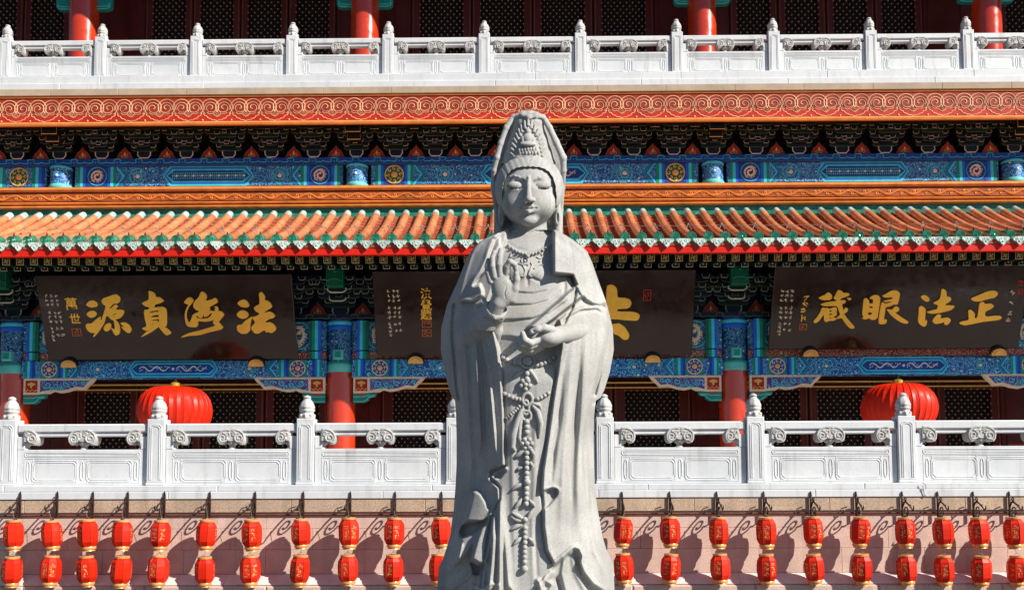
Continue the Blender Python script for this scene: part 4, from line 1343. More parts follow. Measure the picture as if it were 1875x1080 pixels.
# wrought iron scroll hooks (in a plane square to the wall), origin at the wall
def hook_mesh(seed):
    rr = random.Random(seed)
    m = MB()
    m.box(-0.014, 0.014, -0.020, 0.0, -0.32, 0.0, 0.004)
    def Pp(o, z): return (rr.uniform(-0.003, 0.003), -o, z)
    # main arm: sweeps out and slightly up then down to a leaf tip
    arm_ = [(0.015, -0.15), (0.06, -0.095), (0.11, -0.085), (0.165, -0.105), (0.22, -0.135), (0.27, -0.17), (0.305, -0.205)]
    m.tube([Pp(o, z) for o, z in arm_], [0.013, 0.013, 0.013, 0.012, 0.011, 0.010, 0.006], 6)
    # scroll under the arm
    sc_ = [(0.02, -0.31), (0.05, -0.30)]+[(0.115+0.075*(1-0.80*i/22)*math.cos(-2.3+i*0.40), -0.215+0.085*(1-0.80*i/22)*math.sin(-2.3+i*0.40)) for i in range(23)]
    m.tube([Pp(o, z) for o, z in sc_], 0.010, 6)
    # upper scroll
    su = [(0.055, -0.06), (0.10, -0.02), (0.13, -0.045), (0.12, -0.085), (0.085, -0.08), (0.09, -0.055)]
    m.tube([Pp(o, z) for o, z in su], 0.008, 5)
    m.prism([(-0.014, 0.0), (0.014, 0.0), (0.006, 0.05), (0, 0.065), (-0.006, 0.05)], -0.018, -0.002)
    # leaf curl at the tip and ring
    lf = [(0.30, -0.20), (0.33, -0.185), (0.345, -0.155), (0.325, -0.135)]
    m.tube([Pp(o, z) for o, z in lf], [0.008, 0.011, 0.009, 0.004], 5)
    m.tube([(0.012*math.cos(a), -0.235, -0.135+0.014*math.sin(a)) for a in [k*0.7 for k in range(9)]], 0.004, 4, close=True)
    return m.mesh('lantern_hook', M['iron'], 50)
hooks = [hook_mesh(s) for s in range(3)]

# ================================================================== small red lanterns
def lantern_meshes():
    u = px(D_WALL-0.23)
    out = {}
    n = 8
    body = MB().lathe([(10.5*u, -22.5*u), (13.5*u, -21*u), (17.3*u, -13.5*u), (17.9*u, -4*u), (17.9*u, 6*u), (17.0*u, 14.5*u), (12.5*u, 21.5*u), (10*u, 22.5*u)], n, phase=math.pi/8)
    out['body'] = body.mesh('cloth_body', M['lantern_red'])
    cap = MB().lathe([(12.5*u, 21.6*u), (13.2*u, 22.2*u), (13.2*u, 25.5*u), (12.2*u, 26.2*u), (9.5*u, 26.2*u), (9.5*u, 24*u)], 16)
    out['cap'] = cap.mesh('top_ring', M['lantern_gold'], 40)
    foot = MB().lathe([(11.5*u, -30*u), (11.2*u, -29*u), (10.8*u, -27.6*u), (12.8*u, -26.6*u), (13.2*u, -23.4*u), (12.5*u, -22*u), (10*u, -22*u)], 16)
    out['foot'] = foot.mesh('bottom_ring', M['lantern_gold'], 40)
    # seams of the cloth
    sm = MB()
    for k in range(n):
        a = math.pi/8+2*math.pi*k/n
        sm.tube([(r_*u*1.003*math.cos(a), r_*u*1.003*math.sin(a), z_*u) for r_, z_ in ((13.5, -21), (17.3, -13.5), (17.9, -4), (17.9, 6), (17.0, 14.5), (12.5, 21.5))], 0.42*u, 4)
    out['seam'] = sm.mesh('seam', M['lantern_red'])
    pr = []
    for v in range(3):
        rr = random.Random(40+v)
        g_ = MB()
        for f in (5, 6, 1, 2):
            a = 2*math.pi*f/n
            rad = 17.9*u*math.cos(math.pi/n)
            cx_, cy_ = math.cos(a), math.sin(a)
            tx, ty = -math.sin(a), math.cos(a)
            for gi in range(3):
                for s in range(5):
                    zc_ = (9-8.5*gi+rr.uniform(-3, 3))*u; xo = rr.uniform(-3.2, 3.2)*u
                    an = rr.choice([0, 0, 1.57, 0.7, -0.7]); L = rr.uniform(1.2, 3.2)*u; w = rr.uniform(0.35, 0.7)*u
                    dx, dz = math.cos(an)*L, math.sin(an)*L; nx_, nz_ = -math.sin(an)*w, math.cos(an)*w
                    q_ = [(xo-dx-nx_, zc_-dz-nz_), (xo+dx-nx_, zc_+dz-nz_), (xo+dx+nx_, zc_+dz+nz_), (xo-dx+nx_, zc_-dz+nz_)]
                    R0 = rad+0.0012+0.0003*s
                    if max(z for x_, z in q_) > 13*u or min(z for x_, z in q_) < -12*u: continue
                    if max(z for x_, z in q_) > 5.5*u: R0 -= 0.0
                    g_.add([(cx_*R0+tx*x_, cy_*R0+ty*x_, z_) for x_, z_ in q_], [(0, 1, 2, 3)])
        pr.append(g_.mesh('gilt_print', M['lantern_gold'], fix=False))
    out['print'] = pr
    return out
LM = lantern_meshes()
UPX = [25, 95, 161, 224, 294, 378, 461, 551, 639, 722, 808, 893, 977, 1059, 1141, 1227, 1316, 1403, 1489, 1575, 1658, 1727, 1793, 1857]
LOX = [22, 93, 159, 222, 290, 375, 458, 549, 637, 720, 803, 890, 975, 1059, 1142, 1228, 1319, 1404, 1491, 1578, 1660, 1729, 1797, 1863]
HKX = [38, 106, 171, 235, 302, 385, 468, 556, 642, 724, 809, 893, 976, 1058, 1139, 1226, 1312, 1398, 1484, 1567, 1651, 1716, 1781, 1847]
UPY = [978, 978, 977, 978, 978, 977, 977, 975, 974, 974, 973, 973, 973, 973, 972, 972, 973, 973, 972, 972, 973, 973, 973, 973]
LOY = [1044, 1043, 1043, 1044, 1043, 1044, 1043, 1042, 1041, 1041, 1040, 1040, 1040, 1040, 1039, 1039, 1039, 1040, 1039, 1040, 1041, 1042, 1043, 1043]
ORD = ['first', 'second', 'third', 'fourth', 'fifth', 'sixth', 'seventh', 'eighth', 'ninth', 'tenth', 'eleventh']
YH = D_WALL-0.28
for i, (a, b, h) in enumerate(zip(UPX, LOX, HKX)):
    if 11 <= i <= 13: continue            # wholly behind the statue
    hx = Xp(h, YC-0.03, 910)
    hz = Zp(907, YC)
    side = 'left' if i < 12 else 'right'
    nn = i+1 if i < 12 else len(UPX)-i
    hp = W(h, 907, YC-0.012)
    ob('lantern_hook', hooks[i % 3], tw, (hp.x, YC-0.014, hp.z), rot=(0, 0, R(random.uniform(-5, 5))))
    ring_z = hp.z-0.15
    for row, (xx, yy) in enumerate(((a, UPY[i]), (b, LOY[i]))):
        p = W(xx, yy, YH)
        rowname = 'upper' if row == 0 else 'lower'
        root = thing('small_lantern', 'small red and gold lantern, %s from the %s edge in the %s row' % (ORD[nn-1], side, rowname), 'lantern', p, 'small red lanterns hung along the terrace wall',
                     rot=(R(random.uniform(-4, 4)), R(random.uniform(-3.5, 3.5)), random.uniform(-0.8, 0.8)))
        root.scale = [random.uniform(0.97, 1.03)]*3
        bo = ob('cloth_body', LM['body'], root, local=True); ob('seam', LM['seam'], bo, local=True)
        ob('gilt_print', LM['print'][(i+row) % 3], bo, local=True)['kind'] = 'stuff'
        ob('top_ring', LM['cap'], root, local=True); ob('bottom_ring', LM['foot'], root, local=True)
        w_ = MB()
        uu = px(YH)
        top = (hp.x-p.x, (YC-0.25)-YH, ring_z-p.z) if row == 0 else (W(a, UPY[i], YH).x-p.x, 0, (W(a, UPY[i], YH).z-30*uu)-p.z)
        w_.tube([(-8*uu, 0, 25*uu), (0, 0, 31*uu), (8*uu, 0, 25*uu)], 0.35*uu, 4)
        w_.tube([(0, 0, 30*uu), top], 0.35*uu, 4)
        ob('hanging_wire', w_.mesh('hanging_wire', M['wire']), root, local=True)

# ================================================================== big lanterns under the eave
def big_lantern(pxc, pyc, label):
    Y = 19.05
    u = px(Y)
    p = W(pxc, pyc, Y)
    root = thing('palace_lantern', label, 'lantern', p, 'big round lanterns under the eave')
    Rw, Rh = 64.5*u, 43*u
    m = MB(); n = 64; rows = 22
    vs = []; fs = []
    for i in range(rows+1):
        v = -1+2*i/rows
        ang = v*1.25
        for k in range(n):
            a = 2*math.pi*k/n
            rr_ = Rw*(0.17+0.83*math.cos(ang)**0.75)
            rib = 1+0.032*abs(math.cos(a*16/1.0))*math.cos(ang)
            vs.append((rr_*rib*math.cos(a), rr_*rib*math.sin(a), Rh*math.sin(ang)/math.sin(1.25)))
    for i in range(rows):
        for k in range(n):
            l = (k+1) % n
            fs.append((i*n+k, i*n+l, (i+1)*n+l, (i+1)*n+k))
    bo = ob('cloth_body', m.add(vs, fs).mesh('cloth_body', M['lantern_red'], 25), root, local=True)
    ribs = MB()
    for k in range(32):
        a = 2*math.pi*k/32
        ribs.tube([(Rw*(0.17+0.83*math.cos(t_)**0.75)*1.033*math.cos(a), Rw*(0.17+0.83*math.cos(t_)**0.75)*1.033*math.sin(a), Rh*math.sin(t_)/math.sin(1.25)) for t_ in np.linspace(-1.2, 1.2, 13)], 0.006, 4)
    ob('wire_rib', ribs.mesh('wire_rib', M['lantern_red']), bo, local=True)['kind'] = 'stuff'
    c = MB().lathe([(9*u, Rh-1*u), (9.5*u, Rh+1*u), (8*u, Rh+2*u), (8.3*u, Rh+8*u), (6*u, Rh+9.5*u), (1*u, Rh+10*u)], 20)
    ob('brass_cap', c.mesh('brass_cap', M['brass'], 40), root, local=True)
    c = MB().lathe([(1*u, -Rh-8*u), (8*u, -Rh-7*u), (9*u, -Rh), (9*u, -Rh+1*u)], 20)
    ob('brass_foot', c.mesh('brass_foot', M['brass'], 40), root, local=True)
    w_ = MB(); w_.tube([(0, 0, Rh+9*u), (0, 0, Rh+17*u), (0.0, 0.15, Rh+19*u), (0.0, 1.40, Zp(689, 20.45)-p.z), (0, 1.42, Zp(686, 20.5)-p.z)], 0.010, 6)
    w_.tube([(2.2*u*math.cos(k*0.785), 0, Rh+12*u+2.6*u*math.sin(k*0.785)) for k in range(8)], 0.008, 4, close=True)
    ob('hanging_wire', w_.mesh('hanging_wire', M['iron']), root, local=True)
    tas = MB()
    for k in range(26):
        a = random.uniform(0, 6.28); r_ = random.uniform(0, 6)*u
        tas.tube([(r_*math.cos(a), r_*math.sin(a), -Rh-7*u), (r_*1.3*math.cos(a), r_*1.3*math.sin(a), -Rh-48*u)], 0.008, 4)
    ob('tassel', tas.mesh('tassel', M['brass']), root, local=True)['kind'] = 'stuff'
big_lantern(320, 752, 'big round red lantern hanging under the left name plaque')
big_lantern(1646, 747, 'big round red lantern hanging under the right name plaque')

# ================================================================== name plaques with brush characters
def blob_mesh(name, polys, mat, depth, bev):
    cu = bpy.data.curves.new(name, 'CURVE')
    cu.dimensions = '2D'; cu.fill_mode = 'BOTH'
    cu.extrude = depth; cu.bevel_depth = bev; cu.bevel_resolution = 1
    for poly in polys:
        sp = cu.splines.new('POLY')
        sp.points.add(len(poly)-1)
        for p_, (x_, y_) in zip(sp.points, poly): p_.co = (x_, y_, 0, 1)
        sp.use_cyclic_u = True
    o = bpy.data.objects.new('tmp', cu)
    COL.objects.link(o)
    dg = bpy.context.evaluated_depsgraph_get()
    me = bpy.data.meshes.new_from_object(o.evaluated_get(dg))
    bpy.data.objects.remove(o); bpy.data.curves.remove(cu)
    me.name = name
    me.materials.clear(); me.materials.append(mat)
    return me
def smooth_poly(p):
    """one round of corner cutting keeps the brush look"""
    out = []
    n = len(p)
    for i in range(n):
        a, b = p[i], p[(i+1) % n]
        out.append((0.8*a[0]+0.2*b[0], 0.8*a[1]+0.2*b[1])); out.append((0.2*a[0]+0.8*b[0], 0.2*a[1]+0.8*b[1]))
    return out
def text_mesh(name, s, mat, size):
    cu = bpy.data.curves.new(name, 'FONT')
    cu.body = s; cu.size = size; cu.align_x = 'CENTER'; cu.align_y = 'CENTER'
    cu.extrude = 0.004; cu.offset = size*0.018
    o = bpy.data.objects.new('tmp', cu); COL.objects.link(o)
    dg = bpy.context.evaluated_depsgraph_get()
    me = bpy.data.meshes.new_from_object(o.evaluated_get(dg))
    bpy.data.objects.remove(o); bpy.data.curves.remove(cu)
    me.name = name; me.materials.clear(); me.materials.append(mat)
    return me
CH = {}
CH['yuan'] = (150, 525, 10.8, [
 [[(88,348),(150,285),(200,265),(255,268),(310,310),(320,350),(300,385),(250,388),(205,400),(140,385)]],
 [[(98,535),(165,475),(240,468),(285,495),(302,530),(275,575),(215,605),(150,590)]],
 [[(90,740),(140,718),(205,722),(260,665),(340,605),(385,580),(370,640),(400,655),(430,560),(465,450),(490,375),(420,330),(400,270),(430,225),(560,180),(650,145),(710,150),(760,200),(765,260),(735,305),(690,325),(640,322),(600,350),(560,400),(540,425),(590,420),(650,360),(690,350),(720,372),(690,420),(660,450),(740,445),(820,450),(850,490),(820,545),(775,605),(700,630),(660,640),(720,690),(755,770),(765,860),(740,930),(680,955),(650,920),(620,860),(580,800),(650,840),(665,840),(660,740),(640,650),(600,645),(540,590),(525,560),(480,580),(455,700),(400,790),(340,880),(230,1000),(270,890),(200,905),(130,860),(95,800)],
  [(610,545),(700,500),(690,535),(620,560)], [(610,590),(680,570),(670,590),(615,605)]],
 [[(445,800),(480,740),(540,710),(585,725),(585,790),(550,850),(495,875),(450,850)]],
 [[(765,715),(820,695),(890,705),(950,750),(990,820),(975,880),(940,912),(880,880),(820,820),(785,775),(860,800),(840,770)]]])
CH['zhen'] = (245, 525, 10.8, [
 [[(300,85),(330,75),(390,100),(430,140),(438,200),(510,200),(560,230),(605,275),(540,310),(415,345),(410,410),(520,390),(600,395),(645,430),(660,500),(660,770),(600,770),(700,840),(755,910),(655,955),(590,890),(530,820),(510,775),(430,830),(330,900),(150,990),(220,920),(290,860),(240,855),(165,820),(270,775),(230,630),(210,450),(300,445),(325,400),(230,375),(165,315),(240,285),(310,250),(310,150)],
  [(310,490),(490,445),(502,510),(480,505),(470,485),(330,515)], [(345,575),(430,548),(505,540),(505,605),(470,590),(360,600)], [(360,650),(470,628),(508,622),(515,695),(490,690),(470,655),(380,672)], [(345,720),(400,715),(380,742)]]])
CH['hai'] = (325, 525, 10.8, [
 [[(135,305),(200,225),(250,200),(300,225),(325,265),(290,320),(235,380),(190,470),(180,560),(195,640),(240,710),(275,660),(310,550),(360,520),(430,495),(440,470),(380,450),(325,395),(325,330),(370,260),(440,190),(465,110),(500,88),(550,115),(585,180),(575,230),(545,270),(600,270),(690,245),(750,212),(790,245),(800,300),(720,345),(620,400),(655,430),(640,470),(720,475),(760,475),(745,440),(770,400),(735,392),(780,378),(810,410),(810,455),(800,475),(860,475),(900,500),(930,545),(870,620),(810,690),(870,740),(912,800),(860,835),(760,860),(620,890),(480,935),(380,950),(250,955),(70,1000),(160,940),(260,900),(400,870),(560,825),(700,785),(765,755),(715,720),(720,660),(745,625),(650,670),(540,680),(400,665),(415,730),(390,785),(300,790),(215,775),(175,720),(155,600),(160,500),(190,420),(230,350),(190,330)],
  [(365,580),(412,555),(420,590),(460,608),(500,595),(505,545),(530,530),(535,592),(600,570),(660,510),(705,508),(660,585),(600,622),(500,628),(400,618)]]])
CH['fa'] = (420, 525, 10.8, [
 [[(162,320),(230,265),(290,245),(340,265),(395,345),(385,388),(320,400),(240,390)]],
 [[(150,550),(190,490),(250,460),(310,465),(370,510),(383,555),(350,600),(280,622),(210,610)]],
 [[(155,790),(180,745),(250,745),(320,670),(400,615),(455,580),(435,650),(415,720),(415,850),(350,915),(240,918),(170,860)]],
 [[(590,140),(632,90),(680,140),(710,200),(692,255),(760,270),(820,320),(848,390),(790,435),(690,490),(690,510),(820,485),(870,520),(910,570),(870,610),(790,625),(720,670),(720,705),(820,692),(890,740),(930,810),(910,860),(870,885),(830,905),(780,880),(720,890),(740,870),(690,845),(620,890),(570,918),(500,905),(445,830),(450,780),(520,710),(510,670),(450,595),(560,570),(600,535),(600,515),(530,475),(492,420),(520,380),(580,355),(608,320),(605,220)]]])
CH['zang'] = (1482, 522, 12.0, [
 [[(190,280),(270,230),(340,205),(390,155),(440,165),(485,220),(480,290),(440,315),(300,320)]],
 [[(530,270),(570,210),(610,120),(640,98),(700,125),(735,170),(830,165),(872,195),(840,230),(740,260),(660,300),(660,330),(770,322),(790,350),(760,390),(695,405),(720,480),(735,560),(790,480),(835,510),(830,560),(790,600),(740,615),(800,700),(880,800),(990,920),(930,950),(860,920),(780,820),(700,700),(600,735),(590,710),(680,640),(640,540),(605,440),(420,450),(290,445),(240,412),(330,380),(500,350),(590,345),(585,310),(545,300)]],
 [[(815,275),(880,270),(915,295),(870,325)]],
 [[(270,490),(320,490),(350,500),(380,490),(420,520),(560,475),(590,500),(590,660),(500,680),(590,740),(520,770),(430,770),(360,800),(320,770),(320,620),(260,690),(210,770),(125,828),(78,790),(180,680),(240,570)],
  [(425,545),(500,535),(480,570),(430,590)], [(420,620),(500,605),(500,640),(420,660)], [(420,700),(500,690),(440,735)]]])
CH['yan'] = (1570, 520, 10.8, [
 [[(120,290),(160,270),(210,310),(220,380),(300,385),(310,290),(230,280),(280,225),(350,207),(410,225),(442,280),(425,400),(400,560),(385,660),(320,700),(260,695),(225,660),(150,690),(80,670),(120,650),(90,590),(105,430)],
  [(200,435),(300,430),(290,475),(240,470)], [(190,550),(290,550),(270,600),(200,605)]],
 [[(480,225),(560,185),(650,130),(730,115),(800,140),(830,190),(815,280),(790,370),(770,400),(710,390),(640,430),(545,445),(530,560),(510,710),(550,690),(572,710),(550,775),(440,785),(410,750),(430,580),(455,420),(475,350),(540,385),(660,355),(680,330),(540,345),(510,325),(690,290),(690,250),(540,260)]],
 [[(570,485),(670,510),(740,430),(800,455),(815,500),(790,535),(720,550),(840,640),(1000,740),(980,772),(890,765),(760,690),(630,580)]]])
CH['fa2'] = (1670, 520, 12.0, [
 [[(180,260),(240,232),(320,260),(375,320),(355,370),(310,380),(220,325)]],
 [[(145,485),(200,470),(290,545),(275,680),(270,810),(310,780),(315,860),(265,930),(180,890),(120,810),(140,650)]],
 [[(635,110),(680,98),(740,150),(745,270),(820,280),(850,320),(820,375),(720,430),(710,460),(800,460),(900,465),(918,495),(840,565),(700,600),(520,635),(400,640),(305,605),(430,570),(540,545),(570,450),(440,410),(590,340),(625,250)]],
 [[(430,800),(500,700),(570,650),(630,690),(600,750),(680,740),(780,725),(845,790),(770,885),(700,880),(715,820),(600,850),(500,868)]]])
CH['zheng'] = (1750, 515, 9.816, [
 [[(255,305),(380,250),(560,175),(660,158),(735,190),(745,230),(690,285),(560,310),(420,355),(320,350)]],
 [[(45,745),(110,710),(210,695),(230,680),(215,510),(260,505),(335,575),(320,660),(375,655),(400,540),(415,400),(450,365),(490,370),(510,405),(620,390),(678,440),(620,490),(515,535),(510,635),(760,605),(820,640),(780,685),(500,715),(300,755),(150,785)]]])
CH['mid'] = (1100, 500, 7.714, [
 [[(80,180),(140,155),(200,180),(228,230),(230,345),(340,345),(410,370),(432,420),(400,490),(230,500),(225,540),(430,540),(520,560),(550,600),(520,665),(400,660),(190,640),(-120,640),(-150,590),(-120,540),(80,540)]],
 [[(140,720),(205,710),(260,705),(340,760),(405,870),(380,930),(320,935),(250,870),(180,850)]]])

YP_T, YP_B = 19.55, 20.24         # plaques lean forward: top edge nearer
def plaque(x_tl, x_tr, y_t, y_b, label):
    a, b = W(x_tl, y_t, YP_T), W(x_tr, y_t, YP_T)
    xm = (a.x+b.x)/2; hw = (b.x-a.x)/2
    zt_, zb_ = Zp(y_t, YP_T), Zp(y_b, YP_B)
    c = Vector((xm, YP_B, zb_))
    H = math.hypot(zt_-zb_, YP_B-YP_T)
    lean = math.atan2(YP_B-YP_T, zt_-zb_)
    root = thing('name_plaque', label, 'sign', c, 'black name plaques over the doors', rot=(lean, 0, 0))
    # local frame: x right, z up the board, -y its face
    ob('board', MB().box(-hw, hw, 0, 0.09, 0, H, 0.012).mesh('board', M['plaque']), root, local=True)
    up = Vector((0, YP_T-YP_B, zt_-zb_)).normalized()
    nrm = Vector((0, -up.z, up.y))
    def loc(pxx, pyy):
        """photo pixel -> board coordinates"""
        d = C3 @ Vector(((pxx-937.5)/F, (PY0-pyy)/F, -1.0))
        o = Vector((0, 0, EYE))
        t_ = (c-o).dot(nrm)/d.dot(nrm)
        p_ = o+d*t_-c
        return p_.x, p_.dot(up)
    for s in (-1, 1):
        # gilt rests at the foot of the board
        xr_, _ = loc((x_tl+x_tr)/2+s*(x_tr-x_tl)*0.365+0, y_b)
        m = MB(); r_ = 14*px(YP_B)
        pts = [(r_*1.0*math.cos(t_), r_*0.95*math.sin(t_)**0.8) for t_ in np.linspace(0, math.pi, 13)]
        m.prism([(xr_+p0, p1-0.13) for p0, p1 in pts], -0.10, 0.0)
        m.prism([(xr_+p0*0.7, p1*0.7-0.12) for p0, p1 in pts], -0.115, -0.1)
        ob('gilt_rest', m.mesh('gilt_rest', M['gold']), root, local=True)
        m = MB(); m.prism([(xr_+p0*1.12, p1*1.25-0.12) for p0, p1 in pts], -0.05, -0.002)
        ob('rest_bracket', m.mesh('rest_bracket', M['black']), root, local=True)
    return root, loc
def strokes(root, loc, key, mat, dy=0.0):
    ox, oy, sc_, groups = CH[key]
    polys = []
    for gset in groups:
        for p_ in gset:
            polys.append(smooth_poly([loc(ox+x_/sc_, oy+y_/sc_) for x_, y_ in p_]))
    me = blob_mesh('gilt_character', polys, mat, 0.012, 0.007)
    o = ob('gilt_character', me, root, (0, -0.014, 0), rot=(math.pi/2, 0, 0), local=True)
    return o
def glyph(root, loc, ch, cx, cy, size, mat, nm='gilt_character'):
    x_, z_ = loc(cx, cy)
    me = text_mesh(nm, ch, mat, size*px(20.0)*1.15)
    return ob(nm, me, root, (x_, -0.006, z_), rot=(math.pi/2, 0, 0), local=True)
def seal(root, loc, cx, cy, w, h, mat, seed):
    rr = random.Random(seed)
    x_, z_ = loc(cx, cy); u = px(20.0)
    m = MB(); hw, hh = w*u/2, h*u/2; t_ = 0.9*u
    for a in ((-hw, hw, hh-t_, hh), (-hw, hw, -hh, -hh+t_), (-hw, -hw+t_, -hh+t_, hh-t_), (hw-t_, hw, -hh+t_, hh-t_)):
        m.box(x_+a[0], x_+a[1], -0.010, 0.002, z_+a[2], z_+a[3])
    for k in range(9):
        xx, zz = rr.uniform(-0.7, 0.6)*hw, rr.uniform(-0.75, 0.7)*hh
        if rr.random() < 0.5: m.box(x_+xx, x_+xx+rr.uniform(0.25, 0.6)*hw, -0.010-0.0003*k, 0.002, z_+zz, z_+zz+0.8*u)
        else: m.box(x_+xx, x_+xx+0.8*u, -0.010-0.0003*k, 0.002, z_+zz, z_+zz+rr.uniform(0.25, 0.6)*hh)
    return ob('seal', m.mesh('seal', mat), root, local=True)
def tiny_text(root, loc, cells, size, mat, seed):
    """the small dedication: brush marks too small to read, one per character"""
    rr = random.Random(seed); u = px(20.0)
    m = MB()
    for cx, cy in cells:
        x_, z_ = loc(cx, cy); s_ = size*u/2
        for k in range(5):
            an = rr.choice([0, 0, 0.25, 1.57, 1.57, 0.8, -0.8]); L = s_*rr.uniform(0.35, 0.95); w = s_*rr.uniform(0.13, 0.2)
            xx, zz = x_+rr.uniform(-0.55, 0.55)*s_, z_+rr.uniform(-0.6, 0.6)*s_
            dx, dz = math.cos(an)*L*0.7, math.sin(an)*L*0.7; nx_, nz_ = -math.sin(an)*w, math.cos(an)*w
            m.prism([(xx-dx-nx_, zz-dz-nz_), (xx+dx-nx_*0.5, zz+dz-nz_*0.5), (xx+dx+nx_*0.5, zz+dz+nz_*0.5), (xx-dx+nx_, zz-dz+nz_)], -0.006-0.0004*k, 0.001)
    o = ob('dedication', m.mesh('dedication', mat), root, local=True); o['kind'] = 'stuff'
    return o
def grid(c0, c1, c2, rows): return [(x_, y_) for cols, y_ in rows for x_ in cols]

pL, lL = plaque(63, 533, 499, 655, 'black plaque with four gold characters and two small ones, left of the statue')
for k_ in ('yuan', 'zhen', 'hai', 'fa'): strokes(pL, lL, k_, M['gold_letter'])
glyph(pL, lL, '萬', 131, 558, 21, M['gold_letter']); glyph(pL, lL, '世', 138, 585, 18, M['gold_letter'])
seal(pL, lL, 140.5, 608, 17, 14, M['seal_orange'], 3)
P0 = lambda x_, y_: (70+x_/10.8, 530+y_/10.8)
tiny_text(pL, lL, [P0(*c_) for c_ in [(165,125),(262,125),(360,122),(170,212),(275,212),(375,212),(195,308),(283,300),(388,305),(220,450),(330,450),(418,450),(235,540),(335,540),(438,540),(252,635),(352,632),(450,632),(275,768),(380,768),(470,768),(285,840),(305,918),(400,895),(498,895),(315,992)]], 7.0, M['cream'], 5)

pM, lM = plaque(681, 1275, 495, 651, 'black plaque behind the statue, its gold character half hidden by the shoulder')
strokes(pM, lM, 'mid', M['gold_letter'])
for ch_, cy_ in (('演', 539), ('覺', 560), ('題', 577)): glyph(pM, lM, ch_, 780.5, cy_, 18.5, M['gold_letter'])
seal(pM, lM, 781.5, 593, 17, 13, M['seal_orange'], 6); seal(pM, lM, 781.5, 609.5, 17, 13.5, M['seal_orange'], 8)
seal(pM, lM, 1185, 540.5, 14, 20, M['seal_red'], 9)
P0 = lambda x_, y_: (690+x_/9.0, 510+y_/9.0)
tiny_text(pM, lM, [P0(*c_) for c_ in [(190,210),(275,210),(348,210),(188,285),(272,285),(355,285),(200,362),(275,358),(358,362),(203,480),(295,480),(370,480),(208,560),(298,555),(375,552),(212,635),(298,628),(380,628),(220,745),(312,742),(383,742),(225,805),(230,875),(312,852),(392,850),(232,930)]], 7.0, M['cream'], 15)

pR, lR = plaque(1420, 1890, 489, 642, 'black plaque with four gold characters over the doors, right of the statue')
for k_ in ('zang', 'yan', 'fa2', 'zheng'): strokes(pR, lR, k_, M['gold_letter'])
P0 = lambda x_, y_: (1415+x_/9.82, 515+y_/9.82)
seal(pR, lR, *P0(545, 815), 14, 11.5, M['seal_orange'], 13)
tiny_text(pR, lR, [P0(*c_) for c_ in [(175,180),(265,180),(352,180),(165,258),(252,256),(345,258),(160,345),(245,345),(340,345),(148,475),(243,475),(325,475),(140,555),(240,555),(325,555),(138,640),(235,640),(320,640),(128,760),(222,758),(308,758),(122,828),(115,895),(210,878),(298,878),(115,965)]], 7.0, M['cream'], 25)
tiny_text(pR, lR, [P0(605, 295), P0(585, 420), P0(570, 530), P0(555, 650)], 13, M['gold_letter'], 27)
P0 = lambda x_, y_: (1750+x_/9.82, 515+y_/9.82)
tiny_text(pR, lR, [P0(1020, 205), P0(990, 390), P0(975, 570), P0(960, 690)], 10, M['cream'], 29)
seal(pR, lR, *P0(1155, 185), 8, 10, M['seal_red'], 31); seal(pR, lR, *P0(1160, 30), 8, 9, M['seal_red'], 33)
# ================================================================== the stone statue
D_ST = 9.5
UN = D_ST/F                        # one statue unit: a photo pixel at the statue's axis
C3n = np.array(C3)

def Snp(px_, py_, d_):
    """arrays of (photo x, photo y, depth units behind the axis) -> points of the place"""
    Y = D_ST+d_*UN
    dx = (px_-937.5)/F; dz = (PY0-py_)/F
    v0 = C3n[0, 0]*dx+C3n[0, 1]*dz-C3n[0, 2]
    v1 = C3n[1, 0]*dx+C3n[1, 1]*dz-C3n[1, 2]
    v2 = C3n[2, 0]*dx+C3n[2, 1]*dz-C3n[2, 2]
    t_ = Y/v1
    return np.stack([v0*t_, Y, EYE+v2*t_], -1)

foot = W(966, 1095, D_ST)
statue = thing('stone_statue', 'tall grey granite statue of a robed standing figure with one hand raised', 'statue', (foot.x, D_ST, foot.z))
SO = np.array([foot.x, D_ST, foot.z])

def npmesh(name, v, quads, tris=None, mat=None, smooth=True):
    me = bpy.data.meshes.new(name)
    faces = [tuple(q) for q in quads.tolist()] if len(quads) else []
    if tris is not None and len(tris): faces += [tuple(q) for q in tris.tolist()]
    me.from_pydata((v-SO).tolist(), [], faces)
    if mat: me.materials.append(mat)
    if smooth: me.polygons.foreach_set('use_smooth', [True]*len(me.polygons))
    me.update()
    return me

# ---------------------------------------------------------------- relief map of the robe
GX0, GX1, GY0, GY1 = 790, 1142, 420, 1102
gx, gy = np.meshgrid(np.arange(GX0, GX1+1, dtype=np.float32), np.arange(GY0, GY1+1, dtype=np.float32))
REL = np.zeros_like(gx)

